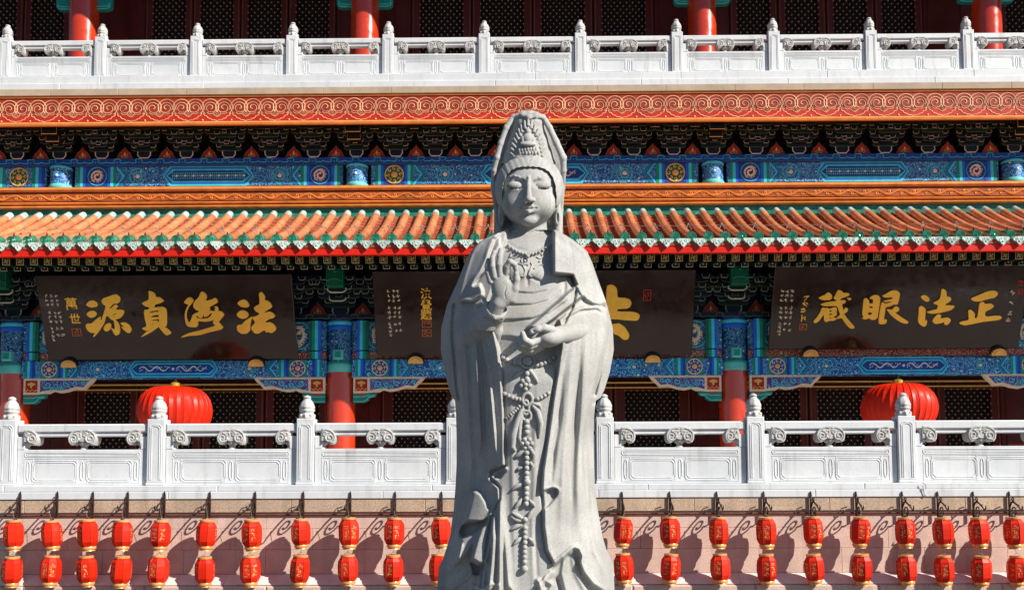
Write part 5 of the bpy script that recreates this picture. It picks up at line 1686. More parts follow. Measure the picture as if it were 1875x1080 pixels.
def seg_dist(pts, hs=None):
    """distance to an open polyline and the height interpolated along it"""
    best = np.full_like(gx, 1e9); hh = np.zeros_like(gx); side = np.zeros_like(gx)
    if hs is None: hs = [1.0]*len(pts)
    for (x0, y0), (x1, y1), h0, h1 in zip(pts[:-1], pts[1:], hs[:-1], hs[1:]):
        dx, dy = x1-x0, y1-y0
        L2 = dx*dx+dy*dy+1e-9
        t_ = np.clip(((gx-x0)*dx+(gy-y0)*dy)/L2, 0, 1)
        ex, ey = gx-(x0+t_*dx), gy-(y0+t_*dy)
        d_ = np.sqrt(ex*ex+ey*ey)
        m_ = d_ < best
        best = np.where(m_, d_, best); hh = np.where(m_, h0+(h1-h0)*t_, hh)
        side = np.where(m_, np.sign(dx*(gy-y0)-dy*(gx-x0)), side)
    return best, hh, side
def poly_sd(poly):
    """signed distance, positive inside"""
    d_, _, _ = seg_dist(poly+[poly[0]])
    ins = np.zeros(gx.shape, bool)
    n = len(poly)
    for i in range(n):
        x0, y0 = poly[i]; x1, y1 = poly[(i+1) % n]
        if y0 == y1: continue
        c_ = ((y0 > gy) != (y1 > gy)) & (gx < (x1-x0)*(gy-y0)/(y1-y0)+x0)
        ins ^= c_
    return np.where(ins, d_, -d_)
def sstep(x, a, b):
    t_ = np.clip((x-a)/(b-a), 0, 1); return t_*t_*(3-2*t_)
def layer(poly, h, soft=2.5, lip=0.0, lipw=5.0):
    global REL
    sd = poly_sd(poly)
    REL = REL+h*sstep(sd, -soft*0.5, soft*0.5)
    if lip: REL = REL+lip*np.exp(-((sd-lipw)/lipw)**2)*(sd > 0)
def tilt(poly, hl, hr, soft=3.0, axis=0):
    """a lobe of cloth whose face turns: hl high on its left, hr on its right"""
    global REL
    sd = poly_sd(poly)
    xs_ = [p[axis] for p in poly]; t_ = np.clip(((gx if axis == 0 else gy)-min(xs_))/(max(xs_)-min(xs_)), 0, 1)
    REL = REL+(hl+(hr-hl)*t_)*sstep(sd, -soft*0.5, soft*0.5)
def ridge(pts, h, w, ends=True, hs=None):
    global REL
    n = len(pts)
    if hs is None: hs = [0.15]+[1.0]*(n-2)+[0.15] if ends and n > 2 else [1.0]*n
    d_, hh, _ = seg_dist(pts, hs)
    REL = REL+h*hh*np.exp(-(d_/w)**2)
def fold(pts, h, w, wfar, hs=None):
    """asymmetric fold: sharp on the left of the line, falling slowly to its right"""
    global REL
    n = len(pts)
    if hs is None: hs = [0.15]+[1.0]*(n-2)+[0.15]
    d_, hh, sd = seg_dist(pts, hs)
    REL = REL+h*hh*np.where(sd > 0, np.exp(-(d_/w)**2), np.exp(-(d_/wfar)**2))

# opening of the robe: chest, belly and skirt lie back
opening = [(930, 420), (926, 440), (919, 460), (912, 490), (905, 520), (893, 555), (899, 585), (908, 615), (914, 642), (917, 665), (919, 690), (922, 729), (924, 800), (925, 852), (912, 858), (899, 864), (897, 874), (906, 884), (914, 893), (914, 913), (905, 932), (898, 950), (893, 985), (884, 1040), (876, 1102), (990, 1102), (988, 1085), (984, 1068), (1000, 1050), (1013, 1033), (1000, 1007), (994, 962), (994, 929), (991, 895), (993, 862), (1003, 796), (1012, 729), (1021, 673), (1026, 645), (1030, 600), (1050, 560), (1056, 530), (1048, 505), (1014, 501), (1012, 440), (1012, 420)]
layer(opening, -17, 3.0)
sd_open = poly_sd(opening)
# belly swells, skirt falls flat
REL += 7*np.exp(-(((gx-968)/45)**2+((gy-585)/50)**2))
REL += 8*np.exp(-(((gx-948)/22)**2+((gy-498)/16)**2)) + 8*np.exp(-(((gx-993)/20)**2+((gy-500)/16)**2))
# waist bands, each overlapping the one below
for pts, h in (([(925, 527), (945, 535), (975, 537), (1003, 531), (1020, 517), (1026, 500)], 3.0), ([(915, 556), (940, 558), (975, 557), (1005, 549), (1025, 533)], 3.2), ([(915, 586), (940, 586), (975, 583), (1005, 573), (1030, 556)], 3.2), ([(915, 617), (935, 617), (952, 620), (975, 622), (1010, 615)], 3.0)):
    d_, _, sd_ = seg_dist(pts)
    inside = sd_open > 1
    up = np.where(sd_ < 0, 1.0, 0.0)
    REL += np.where(inside, h*up*np.exp(-(d_/16)**2) - 2.0*np.exp(-(d_/1.6)**2), 0)
# under the breasts, collar bone lines
ridge([(935, 510), (950, 516), (962, 510), (966, 500)], -3.0, 2.0); ridge([(970, 500), (976, 510), (990, 516), (1006, 510)], -3.0, 2.0)
ridge([(966, 498), (966, 522)], -3.0, 2.2, ends=False)
ridge([(930, 450), (945, 460), (966, 466), (988, 461), (1006, 449)], 4.0, 3.0, ends=False)
ridge([(929, 446), (945, 455), (966, 460), (988, 455), (1006, 445)], -2.0, 1.6, ends=False)
# inner edge of the right cape and the lapel
layer([(1012, 420), (1038, 430), (1047, 470), (1048, 503), (1013, 500)], 5.0, 2.0)
ridge([(1038, 430), (1047, 470), (1049, 530), (1044, 545)], -4.0, 2.2)
ridge([(1030, 505), (1034, 520), (1033, 545)], -5.0, 2.5)
ridge([(1042, 525), (1034, 545), (1024, 560)], 5.0, 5.0)
# capes over the shoulders
cape_l = [(912, 420), (880, 436), (860, 462), (848, 500), (835, 549), (843, 555), (852, 553), (866, 555), (875, 547), (885, 541), (884, 530), (879, 519), (867, 523), (873, 512), (882, 500), (893, 478), (899, 455), (905, 437), (915, 430)]
layer(cape_l, 11, 2.5, lip=3.0, lipw=4)
ridge([(912, 432), (900, 460), (888, 490), (870, 520)], -5.0, 3.0)
layer([(905, 432), (915, 434), (916, 450), (908, 462), (898, 470), (893, 480), (888, 500), (884, 502), (893, 475), (900, 450)], 6, 2.0)
cape_r = [(1014, 420), (1050, 440), (1076, 462), (1092, 500), (1104, 540), (1110, 553), (1099, 559), (1086, 557), (1073, 549), (1064, 537), (1058, 524), (1048, 503), (1013, 500)]
layer(cape_r, 8, 2.5, lip=2.5, lipw=4)
ridge([(1075, 470), (1085, 500), (1090, 530)], 2.5, 7)
# diagonal sash tucked under the arm
layer([(1055, 523), (1061, 525), (1069, 541), (1012, 586), (988, 602), (966, 600), (990, 580)], 24, 2.5, lip=2.0, lipw=3)
# sleeve drapes
drape_r = [(1022, 586), (1045, 570), (1068, 560), (1095, 560), (1110, 566), (1115, 590), (1113, 620), (1104, 664), (1094, 700), (1084, 728), (1078, 760), (1076, 800), (1080, 900), (1084, 960), (1092, 1010), (1110, 1045), (1118, 1075), (1112, 1090), (1085, 1068), (1068, 1045), (1062, 1030), (1064, 1018), (1058, 1005), (1050, 1003), (1040, 1012), (1014, 1033), (1001, 1007), (995, 962), (995, 929), (992, 895), (994, 862), (1004, 796), (1013, 729), (1022, 673), (1028, 640), (1029, 610)]
layer(drape_r, 6, 3.0, lip=3.0, lipw=4)
ridge([(1026, 588), (1031, 605), (1030, 630), (1025, 655), (1021, 680)], 12, 5.0)
ridge([(1030, 588), (1062, 570), (1092, 567), (1104, 574)], -6.0, 2.4)
ridge([(1106, 562), (1112, 585), (1112, 615), (1106, 645), (1098, 680), (1088, 722)], -16.0, 3.0, ends=False)
layer([(1108, 556), (1140, 556), (1140, 740), (1086, 740), (1090, 715), (1100, 678), (1109, 640), (1114, 612), (1113, 585)], -8, 3.0)
for pts, h, w in (([(1052, 600), (1046, 680), (1038, 780), (1031, 880), (1028, 990)], 8, 8), ([(1075, 590), (1070, 680), (1064, 780), (1060, 900), (1066, 1000)], 8, 8), ([(1040, 640), (1030, 740), (1020, 840), (1012, 930)], 3.5, 6), ([(1062, 640), (1055, 740), (1047, 850), (1044, 980)], -8, 7), ([(1030, 690), (1024, 760), (1015, 860)], -6, 5), ([(1018, 790), (1013, 830), (1009, 880)], -7, 3.5)):
    ridge(pts, h, w)
# fold loop on the right edge
layer([(991, 905), (996, 898), (1010, 893), (1020, 895), (1021, 903), (1013, 916), (1000, 930), (995, 929)], -9, 2.5)
ridge([(993, 903), (1003, 894), (1015, 891), (1023, 896), (1021, 908)], 5, 2.5)
# right hem and the folds under it
ridge([(1014, 1032), (1035, 1014), (1048, 1003), (1060, 1004), (1066, 1016), (1064, 1030), (1070, 1048), (1088, 1068), (1110, 1078)], 5, 3.0, ends=False)
layer([(1015, 1036), (1040, 1016), (1053, 1009), (1059, 1022), (1066, 1050), (1085, 1072), (1106, 1084), (1106, 1102), (1000, 1102), (990, 1085), (1003, 1050)], -10, 4)
for pts, h, w in (([(1034, 1022), (1030, 1050), (1038, 1085), (1040, 1102)], 8, 5), ([(1010, 1048), (1000, 1062), (1012, 1070), (1004, 1085), (1020, 1095)], 8, 4), ([(1048, 1015), (1056, 1050), (1075, 1085), (1090, 1102)], 6, 6), ([(1020, 1060), (1026, 1080), (1035, 1090)], -7, 4), ([(985, 1062), (992, 1080), (984, 1100)], 8, 4)):
    ridge(pts, h, w, ends=False)
# left sleeve: long folds that catch a little light along their right flanks
ridge([(832, 558), (829, 590), (829, 620), (833, 660), (836, 700), (840, 730)], -14, 3.0, ends=False)
layer([(868, 556), (884, 548), (893, 562), (905, 600), (913, 640), (918, 690), (923, 760), (924, 852), (912, 856), (905, 820), (899, 740), (893, 690), (885, 640), (875, 600)], 6, 3.0, lip=2.0, lipw=3)
for pts, h, w, wf in (([(895, 690), (899, 735), (904, 790), (905, 850)], 12, 3.2, 11), ([(868, 590), (873, 660), (877, 740), (880, 800), (874, 860)], 13, 3.4, 15), ([(847, 580), (853, 660), (858, 760), (862, 850), (857, 920)], 11, 3.4, 13), ([(839, 760), (843, 820), (846, 900), (842, 960)], 6, 4.0, 9)):
    fold(pts[::-1], h, w, wf)
ridge([(870, 560), (882, 600), (893, 650), (905, 700)], -4, 3)
# loop where the left edge turns back
layer([(895, 862), (906, 853), (924, 853), (925, 862), (914, 876), (902, 872)], -12, 2.5)
ridge([(925, 858), (908, 856), (894, 866), (894, 878), (903, 887), (912, 894), (913, 912), (904, 930)], 7, 3.0, ends=False)
ridge([(900, 866), (918, 861), (925, 857)], 6, 2.0, ends=False)
# swirling hem on the left
tilt([(864, 899), (872, 897), (881, 903), (889, 916), (894, 930), (903, 937), (890, 951), (874, 955), (850, 955), (855, 938), (861, 915)], 27, 2, 8)
layer([(846, 962), (862, 957), (882, 955), (898, 944), (886, 962), (866, 976), (848, 984), (843, 974)], -15, 3.0)
ridge([(904, 936), (890, 952), (872, 957), (851, 957), (840, 966), (838, 980), (844, 998), (839, 1020)], 7, 3.0, ends=False)
tilt([(845, 986), (862, 978), (880, 966), (872, 988), (862, 1006), (848, 1024), (834, 1032), (838, 1015)], 28, 3, 8)
tilt([(880, 966), (902, 938), (902, 975), (896, 1005), (889, 1029), (876, 1031), (862, 1023), (870, 995)], 30, 4, 8)
ridge([(862, 1023), (874, 1031), (886, 1029), (894, 1016), (899, 985), (904, 945)], 5, 2.4)
layer([(861, 1027), (876, 1036), (888, 1034), (876, 1052), (867, 1050)], -14, 3)
ridge([(862, 1027), (866, 1044), (856, 1056), (838, 1070), (822, 1082)], 9, 3.0)
ridge([(850, 1022), (830, 1046), (806, 1062)], -9, 6); ridge([(846, 1068), (825, 1085), (806, 1096)], -6, 5)
ridge([(812, 1042), (832, 1052), (854, 1040)], 5, 6)
for pts, h, w, wf in (([(905, 940), (903, 985), (899, 1035), (892, 1102)], 15, 2.6, 8), ([(915, 905), (915, 960), (914, 1030), (913, 1102)], 13, 2.6, 8), ([(924, 960), (926, 1010), (929, 1060), (934, 1102)], 9, 2.4, 7), ([(882, 1040), (878, 1065), (872, 1102)], 14, 3.0, 9)):
    fold(pts, h, w, wf, hs=[0.2, 1, 1, 1] if len(pts) == 4 else [0.2, 1, 1])
for pts, h, w in (([(866, 1072), (884, 1078), (900, 1068), (912, 1070), (905, 1085)], 7, 3), ([(868, 1082), (886, 1089), (903, 1081)], -10, 3), ([(925, 1085), (932, 1078), (938, 1090)], -8, 3)):
    ridge(pts, h, w, ends=False)
# soft skirt folds
for pts, h, w in (([(935, 700), (938, 800), (940, 960), (944, 1100)], 2.0, 5), ([(985, 700), (980, 800), (976, 960), (976, 1100)], 2.5, 5), ([(978, 930), (980, 1000), (985, 1090)], -3, 3)):
    ridge(pts, h, w)

SIL = [(420, 928, 1014), (430, 905, 1035), (440, 882, 1050), (450, 870, 1064), (460, 862, 1075), (480, 852, 1084), (520, 836, 1098), (550, 822, 1109), (560, 818, 1112), (600, 808, 1122), (640, 807, 1124), (680, 814, 1117), (715, 823, 1106), (728, 829, 1099), (733, 833, 1091), (760, 835, 1088), (800, 836, 1087), (850, 836, 1088), (890, 834, 1089), (930, 831, 1094), (980, 824, 1103), (1005, 817, 1110), (1025, 810, 1120), (1036, 804, 1124), (1050, 802, 1124), (1102, 800, 1126)]
DEP = [(420, 42, 34), (432, 66, 48), (460, 94, 62), (500, 114, 72), (560, 138, 82), (620, 146, 86), (720, 138, 84), (850, 132, 80), (960, 134, 84), (1040, 144, 92), (1102, 148, 96)]
REL += 12*sstep(sd_open, -1.0, 3.0)*sstep(gy, 640, 700)
for _ in range(3):                 # soften the chisel edges a little
    REL = (REL+np.roll(REL, 1, 0)+np.roll(REL, -1, 0))/3; REL = (REL+np.roll(REL, 1, 1)+np.roll(REL, -1, 1))/3
REL = REL*1.25
ky = [s[0] for s in SIL]
_yy = np.arange(400.0, 1131.0)
def _smooth(v, n):
    k = np.hanning(n+2)[1:-1]; k /= k.sum()
    p = np.concatenate([np.full(n, v[0]), v, np.full(n, v[-1])])
    return np.convolve(p, k, 'same')[n:-n]
_sl, _sr = (np.interp(_yy, ky, [s[j] for s in SIL]) for j in (1, 2))
_sl1, _sr1 = _smooth(_sl, 5), _smooth(_sr, 5)
_env = lambda v, f: np.array([f(v[max(0, i-45):i+46]) for i in range(len(v))])
_sl2, _sr2 = _smooth(_env(_sl, np.min), 85), _smooth(_env(_sr, np.max), 85)
def sil(y): return np.interp(y, _yy, _sl1), np.interp(y, _yy, _sr1)
def sil_s(y): return np.minimum(np.interp(y, _yy, _sl2), np.interp(y, _yy, _sl1)), np.maximum(np.interp(y, _yy, _sr2), np.interp(y, _yy, _sr1))
_d1, _d2 = (_smooth(np.interp(_yy, [s[0] for s in DEP], [s[j] for s in DEP]), 31) for j in (1, 2))
def dep(y): return np.interp(y, _yy, _d1), np.interp(y, _yy, _d2)
OPEN = sstep(sd_open, -1.0, 5.0)*sstep(gy, 470, 540)
def rel_at(x, y, REL=None):
    if REL is None: REL = globals()['REL']
    fx = np.clip(x-GX0, 0, REL.shape[1]-1.001); fy = np.clip(y-GY0, 0, REL.shape[0]-1.001)
    ix, iy = fx.astype(int), fy.astype(int); ax, ay = fx-ix, fy-iy
    return (REL[iy, ix]*(1-ax)+REL[iy, ix+1]*ax)*(1-ay)+(REL[iy+1, ix]*(1-ax)+REL[iy+1, ix+1]*ax)*ay
def front(x, y):
    """depth of the robe's front at photo point (x, y)"""
    x = np.asarray(x, float); y = np.asarray(y, float)
    l, r_ = sil_s(y); f_, _ = dep(y)
    u_ = np.clip((x-(l+r_)/2)/((r_-l)/2), -1, 1)
    c_ = (1-np.abs(u_)**1.55)**0.64
    w_ = rel_at(x, y, OPEN)
    c_ = c_*(1-w_)+w_*(0.955-0.30*u_*u_+0.02*sstep(y, 640, 720))
    return -f_*c_-rel_at(x, y)*np.minimum(1, c_*2.2)
ys = np.arange(421, 1101.5, 1.0)
NF, NB = 330, 70
th = np.concatenate([np.linspace(-math.pi/2, math.pi/2, NF), np.linspace(math.pi/2, 3*math.pi/2, NB+2)[1:-1]])
YY, TH = np.meshgrid(ys, th, indexing='ij')
l, r_ = sil(YY); f_, b_ = dep(YY)
sn = np.sin(TH)
XX = (l+r_)/2+(r_-l)/2*sn
isf = np.cos(TH) >= -1e-9
DD = np.where(isf, front(XX, YY), b_*np.abs(np.cos(TH))**0.9)
# close the shoulders over the top row
V = Snp(XX, YY, DD).reshape(-1, 3)
nr, nc = XX.shape
idx = np.arange(nr*nc).reshape(nr, nc)
q1 = idx[:-1, :]; q2 = np.roll(idx, -1, 1)[:-1, :]; q3 = np.roll(idx, -1, 1)[1:, :]; q4 = idx[1:, :]
Q = np.stack([q1, q4, q3, q2], -1).reshape(-1, 4)
topc = len(V)
V = np.vstack([V, Snp(np.array([970.0]), np.array([420.0]), np.array([0.0]))])
T = np.stack([idx[0], np.roll(idx[0], -1), np.full(nc, topc)], -1)
ob('robe', npmesh('robe', V, Q, T, M['statue']), statue, tuple(SO))

# ---------------------------------------------------------------- solid shapes by distance fields
class SDF:
    def __init__(self, x0, x1, y0, y1, d0, d1, h=1.0):
        self.o = (x0, y0, d0); self.h = h
        self.X, self.Y, self.D = np.meshgrid(np.arange(x0, x1, h, dtype=np.float32), np.arange(y0, y1, h, dtype=np.float32), np.arange(d0, d1, h, dtype=np.float32), indexing='ij')
        self.f = np.full(self.X.shape, 20.0, np.float32)
    def sub(self, lo, hi):
        sl = []
        for k in range(3):
            a = int(max(0, math.floor((lo[k]-self.o[k])/self.h))); b = int(min(self.f.shape[k], math.ceil((hi[k]-self.o[k])/self.h)+1))
            if b <= a: return None
            sl.append(slice(a, b))
        return tuple(sl)
    def blend(self, s, g, k, cut=False):
        f = self.f[s]
        if cut: f, g = -f, g
        if k <= 0: r_ = np.minimum(f, g)
        else:
            h = np.clip(0.5+0.5*(f-g)/k, 0, 1); r_ = f*(1-h)+g*h-k*h*(1-h)
        self.f[s] = -r_ if cut else r_
    def ell(self, c, r, k=3.0, cut=False, rot=0.0, pad=None):
        pad = pad if pad is not None else 3*k+4
        m_ = max(r) if rot else None
        rr_ = [m_ or r[i] for i in range(2)]+[r[2]]
        s = self.sub([c[i]-rr_[i]-pad for i in range(3)], [c[i]+rr_[i]+pad for i in range(3)])
        if s is None: return
        x, y, z = self.X[s]-c[0], self.Y[s]-c[1], self.D[s]-c[2]
        if rot:
            cs, sn_ = math.cos(rot), math.sin(rot); x, y = x*cs+y*sn_, -x*sn_+y*cs
        q = np.sqrt((x/r[0])**2+(y/r[1])**2+(z/r[2])**2); q2_ = np.sqrt((x/r[0]**2)**2+(y/r[1]**2)**2+(z/r[2]**2)**2)+1e-6
        self.blend(s, q*(q-1)/q2_, k, cut)
    def cap(self, a, b, ra, rb=None, k=2.0, cut=False):
        rb = ra if rb is None else rb
        pad = 3*k+3+max(ra, rb)
        s = self.sub([min(a[i], b[i])-pad for i in range(3)], [max(a[i], b[i])+pad for i in range(3)])
        if s is None: return
        ax, ay, az = (b[i]-a[i] for i in range(3))
        L2 = ax*ax+ay*ay+az*az+1e-9
        px_, py_, pz_ = self.X[s]-a[0], self.Y[s]-a[1], self.D[s]-a[2]
        t_ = np.clip((px_*ax+py_*ay+pz_*az)/L2, 0, 1)
        d_ = np.sqrt((px_-t_*ax)**2+(py_-t_*ay)**2+(pz_-t_*az)**2)-(ra+(rb-ra)*t_)
        self.blend(s, d_, k, cut)
    def chain(self, pts, rs, k=2.0, cut=False):
        if not isinstance(rs, (list, tuple)): rs = [rs]*len(pts)
        for i in range(len(pts)-1): self.cap(pts[i], pts[i+1], rs[i], rs[i+1], k, cut)
    def surf(self, x, y):
        """depth of the front surface now at (x, y)"""
        i = int(round((x-self.o[0])/self.h)); j = int(round((y-self.o[1])/self.h))
        col = self.f[min(max(i, 0), self.f.shape[0]-1), min(max(j, 0), self.f.shape[1]-1)]
        w_ = np.nonzero(col < 0)[0]
        return self.o[2]+(w_[0]*self.h if len(w_) else 60)
    def mesh(self, name, mat, doff=0.0):
        import openvdb as vdb
        g_ = vdb.FloatGrid(4.0)
        arr = np.clip(np.pad(self.f, 1, constant_values=4.0), -4, 4).astype(np.float32)
        g_.copyFromArray(arr)
        p_, t_, q_ = g_.convertToPolygons(0.0, 0.0)
        p_ = np.asarray(p_, float)-1
        v_ = Snp(p_[:, 0]*self.h+self.o[0], p_[:, 1]*self.h+self.o[1], p_[:, 2]*self.h+self.o[2]+doff)
        q_ = np.asarray(q_).reshape(-1, 4); t_ = np.asarray(t_).reshape(-1, 3)
        me = npmesh(name, v_, q_, t_, mat)
        # the field may come out inside out; the outside must look away from the middle
        me.update()
        nrm = np.empty(len(me.polygons)*3); me.polygons.foreach_get('normal', nrm)
        ctr = np.empty(len(me.polygons)*3); me.polygons.foreach_get('center', ctr)
        nrm = nrm.reshape(-1, 3); ctr = ctr.reshape(-1, 3)
        if ((ctr-ctr.mean(0))*nrm).sum() < 0: me.flip_normals()
        return me

# head: skull, face, ears, neck
H = SDF(888, 1050, 290, 446, -98, 66, 0.8)
H.ell((969, 341, -13), (53.5, 53, 53), 0)
H.ell((968, 370.5, -18), (50, 44.5, 47), 14)
H.ell((967, 403, -50), (16, 11, 14), 8)
for s in (-1, 1): H.ell((968+s*27, 372, -40), (19, 20, 18), 12)
H.cap((971, 398, 2), (971, 446, 4), 33, 36, 5)
for yy in (419, 427, 435):
    H.cap((945, yy, -27), (971, yy+4, -34), 1.2, 1.2, 1.5, True); H.cap((971, yy+4, -34), (998, yy, -27), 1.2, 1.2, 1.5, True)
# eye hollows under the brow, lids, lid lines
for s, ex in ((-1, 945), (1, 993)):
    z_ = H.surf(ex, 338)
    H.ell((ex, 335, z_-2.6), (18, 9.0, 6.5), 3.5, True)
    H.ell((ex, 339.5, z_+6.6), (15.8, 8.0, 8.6), 1.0)
    for (xa, ya), (xb, yb) in (((-16, 340.5), (-7, 345.0)), ((-7, 345.0), (5, 345.6)), ((5, 345.6), (16, 340.5))):
        H.cap((ex+xa, ya, H.surf(ex+xa, ya)), (ex+xb, yb, H.surf(ex+xb, yb)), 2.1, 2.1, 0.5, True)
    br = [(ex-s*15, 337), (ex-s*12.5, 330), (ex-s*6, 324.5), (ex+s*2, 322.5), (ex+s*10, 324.5), (ex+s*16, 330), (ex+s*18, 335)]
    pp = [(x_, y_, H.surf(x_, y_)+0.9) for x_, y_ in br]
    H.chain(pp, [1.2, 1.8, 2.0, 2.0, 1.8, 1.4, 0.8], 2.0)
# nose
zb_ = H.surf(968, 332)
H.chain([(968, 324, zb_+3), (968, 340, zb_-5.5), (968.5, 362, zb_-15)], [3.0, 3.6, 5.8], 3.0)
H.ell((968.5, 364.5, zb_-14), (7.4, 6.2, 8.0), 2)
for s in (-1, 1):
    H.ell((968.5+s*7.6, 366, zb_-6.5), (4.6, 4.6, 6.5), 2)
    H.ell((968.5+s*4.2, 371.0, zb_-9), (2.2, 1.6, 3.5), 0.8, True)
H.ell((968, 325.5, H.surf(968, 325.5)), (2.0, 2.2, 2.2), 0.6)
# mouth
zm_ = H.surf(968, 381)
H.ell((968, 382, zm_+6), (17, 10, 7.5), 5)
zm_ = H.surf(968, 381)
H.chain([(954.5, 380.8, zm_+5.5), (962, 377.6, zm_+0.6), (968, 378.8, zm_-0.2), (974, 377.6, zm_+0.6), (981.5, 380.8, zm_+5.5)], [1.6, 3.6, 3.3, 3.6, 1.6], 1.0)
H.chain([(957.5, 384.6, zm_+4.2), (968, 387.2, zm_-0.4), (978.5, 384.6, zm_+4.2)], [2.0, 4.6, 2.0], 1.0)
H.chain([(953.5, 381.2, zm_+3), (961, 382.2, zm_-2.0), (968, 382.8, zm_-3), (975, 382.2, zm_-2.0), (982.5, 381.2, zm_+3)], 1.3, 0.5, True)
H.ell((968, 373.5, zm_-1.0), (2.0, 3.2, 1.6), 1.5, True)
H.ell((968, 394, H.surf(968, 394)-1.5), (11, 2.6, 3.0), 3, True)
# long ears
for s in (-1, 1):
    xe = 969.5+s*53
    H.ell((xe, 356, -14), (7, 20, 12), 1.5)
    H.ell((xe-s*1.5, 390, -16), (6.5, 27, 9), 4)
    H.ell((xe+s*1.0, 354, -26), (3.2, 12, 5), 1.5, True)
    H.ell((xe-s*1.5, 400, -24), (2.5, 10, 4), 1.5, True)
ob('head', H.mesh('head', M['statue']), statue, tuple(SO))

# hair roll over the brow
HB = SDF(898, 1042, 272, 384, -96, 40, 0.9)
HB.ell((969, 346, -10), (63.5, 65, 63), 0)
face_ = (np.abs((HB.X-969)/49.5)**3.0+np.abs((HB.Y-372)/66.5)**3.0)**(1/3.0)
HB.f = np.maximum(HB.f, (1-face_)*46)
HB.f = np.maximum(HB.f, HB.Y-378+0*HB.X)
HB.f = np.maximum(HB.f, HB.D-12)
hl_ = np.sin((HB.X-968)*0.55+np.sign(HB.X-968)*(HB.Y-290)*0.25)
HB.f += (0.28*hl_).astype(np.float32)
ob('hair', HB.mesh('hair', M['statue']), statue, tuple(SO))

# tall hair cone with crown relief
CR = SDF(908, 1034, 203, 300, -84, 40, 0.9)
CR.cap((967, 230, 6), (968, 298, 9), 29, 50, 0)
CR.ell((967, 222, 6), (28, 14, 27), 8)
CR.f += (0.5*np.sin(CR.X*0.42+CR.Y*0.12)).astype(np.float32)
man = [(938, 283), (939, 275), (941, 267), (944, 259), (947, 251), (951, 243), (955, 236), (961, 229), (967, 224), (973, 229), (979, 236), (984, 243), (988, 251), (991, 259), (993, 267), (995, 275), (996, 283)]
for i, (x_, y_) in enumerate(man):
    z_ = CR.surf(x_, y_)
    a_ = math.atan2(y_-268, x_-967)
    ox_, oy_ = math.cos(a_)*6, math.sin(a_)*6
    CR.cap((x_-ox_*0.6, y_-oy_*0.3+3, z_-3.5), (x_+ox_*0.5, y_+oy_*0.5-4, z_-1.5), 3.3, 1.8, 0.6)
for c_, r__ in (((967, 241), (5.5, 6, 6)), ((966.5, 234.5), (3, 3.2, 4)), ((966.5, 254), (9.5, 10, 7)), ((966.5, 264), (15, 5, 8)), ((957, 257), (3.4, 8, 5)), ((976, 257), (3.4, 8, 5))):
    z_ = CR.surf(*c_)
    CR.ell((c_[0], c_[1], z_-1.5), r__, 1.2)
for k_ in range(-3, 4):
    CR.ell((966.5+k_*5.2, 273+abs(k_)*0.4, CR.surf(966.5+k_*5.2, 273)-1), (2.8, 5, 4), 0.8)
    CR.ell((966.5+k_*5.6+2.5, 280, CR.surf(966.5+k_*5.6, 280)-0.5), (2.6, 4, 3), 0.8)
ob('crown', CR.mesh('crown', M['statue']), statue, tuple(SO))

# veil: behind the crown, falling on both sides to the shoulders
VE = SDF(890, 1048, 200, 446, -52, 72, 1.0)
vs_ = [(206, 948, 988), (209, 943, 993), (214, 936, 997), (220, 932, 999), (240, 922, 1006), (262, 915, 1018), (280, 910, 1031), (291, 906, 1038), (310, 900, 1037), (328, 898.5, 1035), (345, 902, 1034), (380, 907, 1032), (410, 909, 1028), (430, 905, 1030), (446, 896, 1040)]
l_ = np.interp(VE.Y[0, :, 0], [a[0] for a in vs_], [a[1] for a in vs_])[None, :, None]; r2_ = np.interp(VE.Y[0, :, 0], [a[0] for a in vs_], [a[2] for a in vs_])[None, :, None]
side_d = np.maximum(l_-VE.X, VE.X-r2_)
cx_ = (l_+r2_)/2; hw_ = (r2_-l_)/2
ex_ = np.sqrt(((VE.X-cx_)/np.maximum(hw_, 1))**2+(np.maximum(VE.D-0, 0)/62)**2)
f_ = np.maximum(np.maximum(side_d, (ex_-1)*np.minimum(hw_, 60)), np.maximum(np.where(VE.Y < 400, 16, 16-(VE.Y-400)*1.0)-VE.D, 207-VE.Y))
VE.f = np.clip(f_, -20, 20).astype(np.float32)
# hollow it so that only the cloth and its folds remain round the head
VE.ell((969, 350, -26), (47, 60, 40), 3, True)
for pts, r__ in (([(940, 214, -6), (927, 234, -10), (917, 262, -13), (910, 288, -14), (904, 312, -10), (903, 345, 2), (910, 385, 6), (912, 436, -26)], [5, 5, 5, 5, 4.5, 4.5, 5, 8]), ([(994, 214, -6), (1006, 234, -10), (1018, 260, -13), (1031, 289, -14), (1032, 312, -10), (1030, 345, 2), (1026, 385, 6), (1022, 436, -26)], [5, 5.5, 6, 6.5, 5, 4.5, 5, 8]), ([(945, 214, -8), (957, 211.5, -16), (968, 215, -22), (980, 212, -18), (990, 214, -10)], 5)):
    VE.chain(pts, r__, 3)
for pts in ([(1004, 230, -20), (1010, 246, -24), (1022, 264, -24)], [(1012, 258, -26), (1021, 280, -28), (1036, 284, -22)], [(913, 275, -26), (906, 298, -24), (902, 322, -18)], [(986, 207, -18), (984, 220, -24), (994, 230, -20)], [(938, 214, -16), (934, 228, -20), (926, 246, -22)], [(1028, 300, -26), (1034, 318, -20), (1030, 340, -10)]):
    VE.chain(pts, [1.6]+[3.2]*(len(pts)-2)+[1.2], 1.2, True)
ob('veil', VE.mesh('veil', M['statue']), statue, tuple(SO))

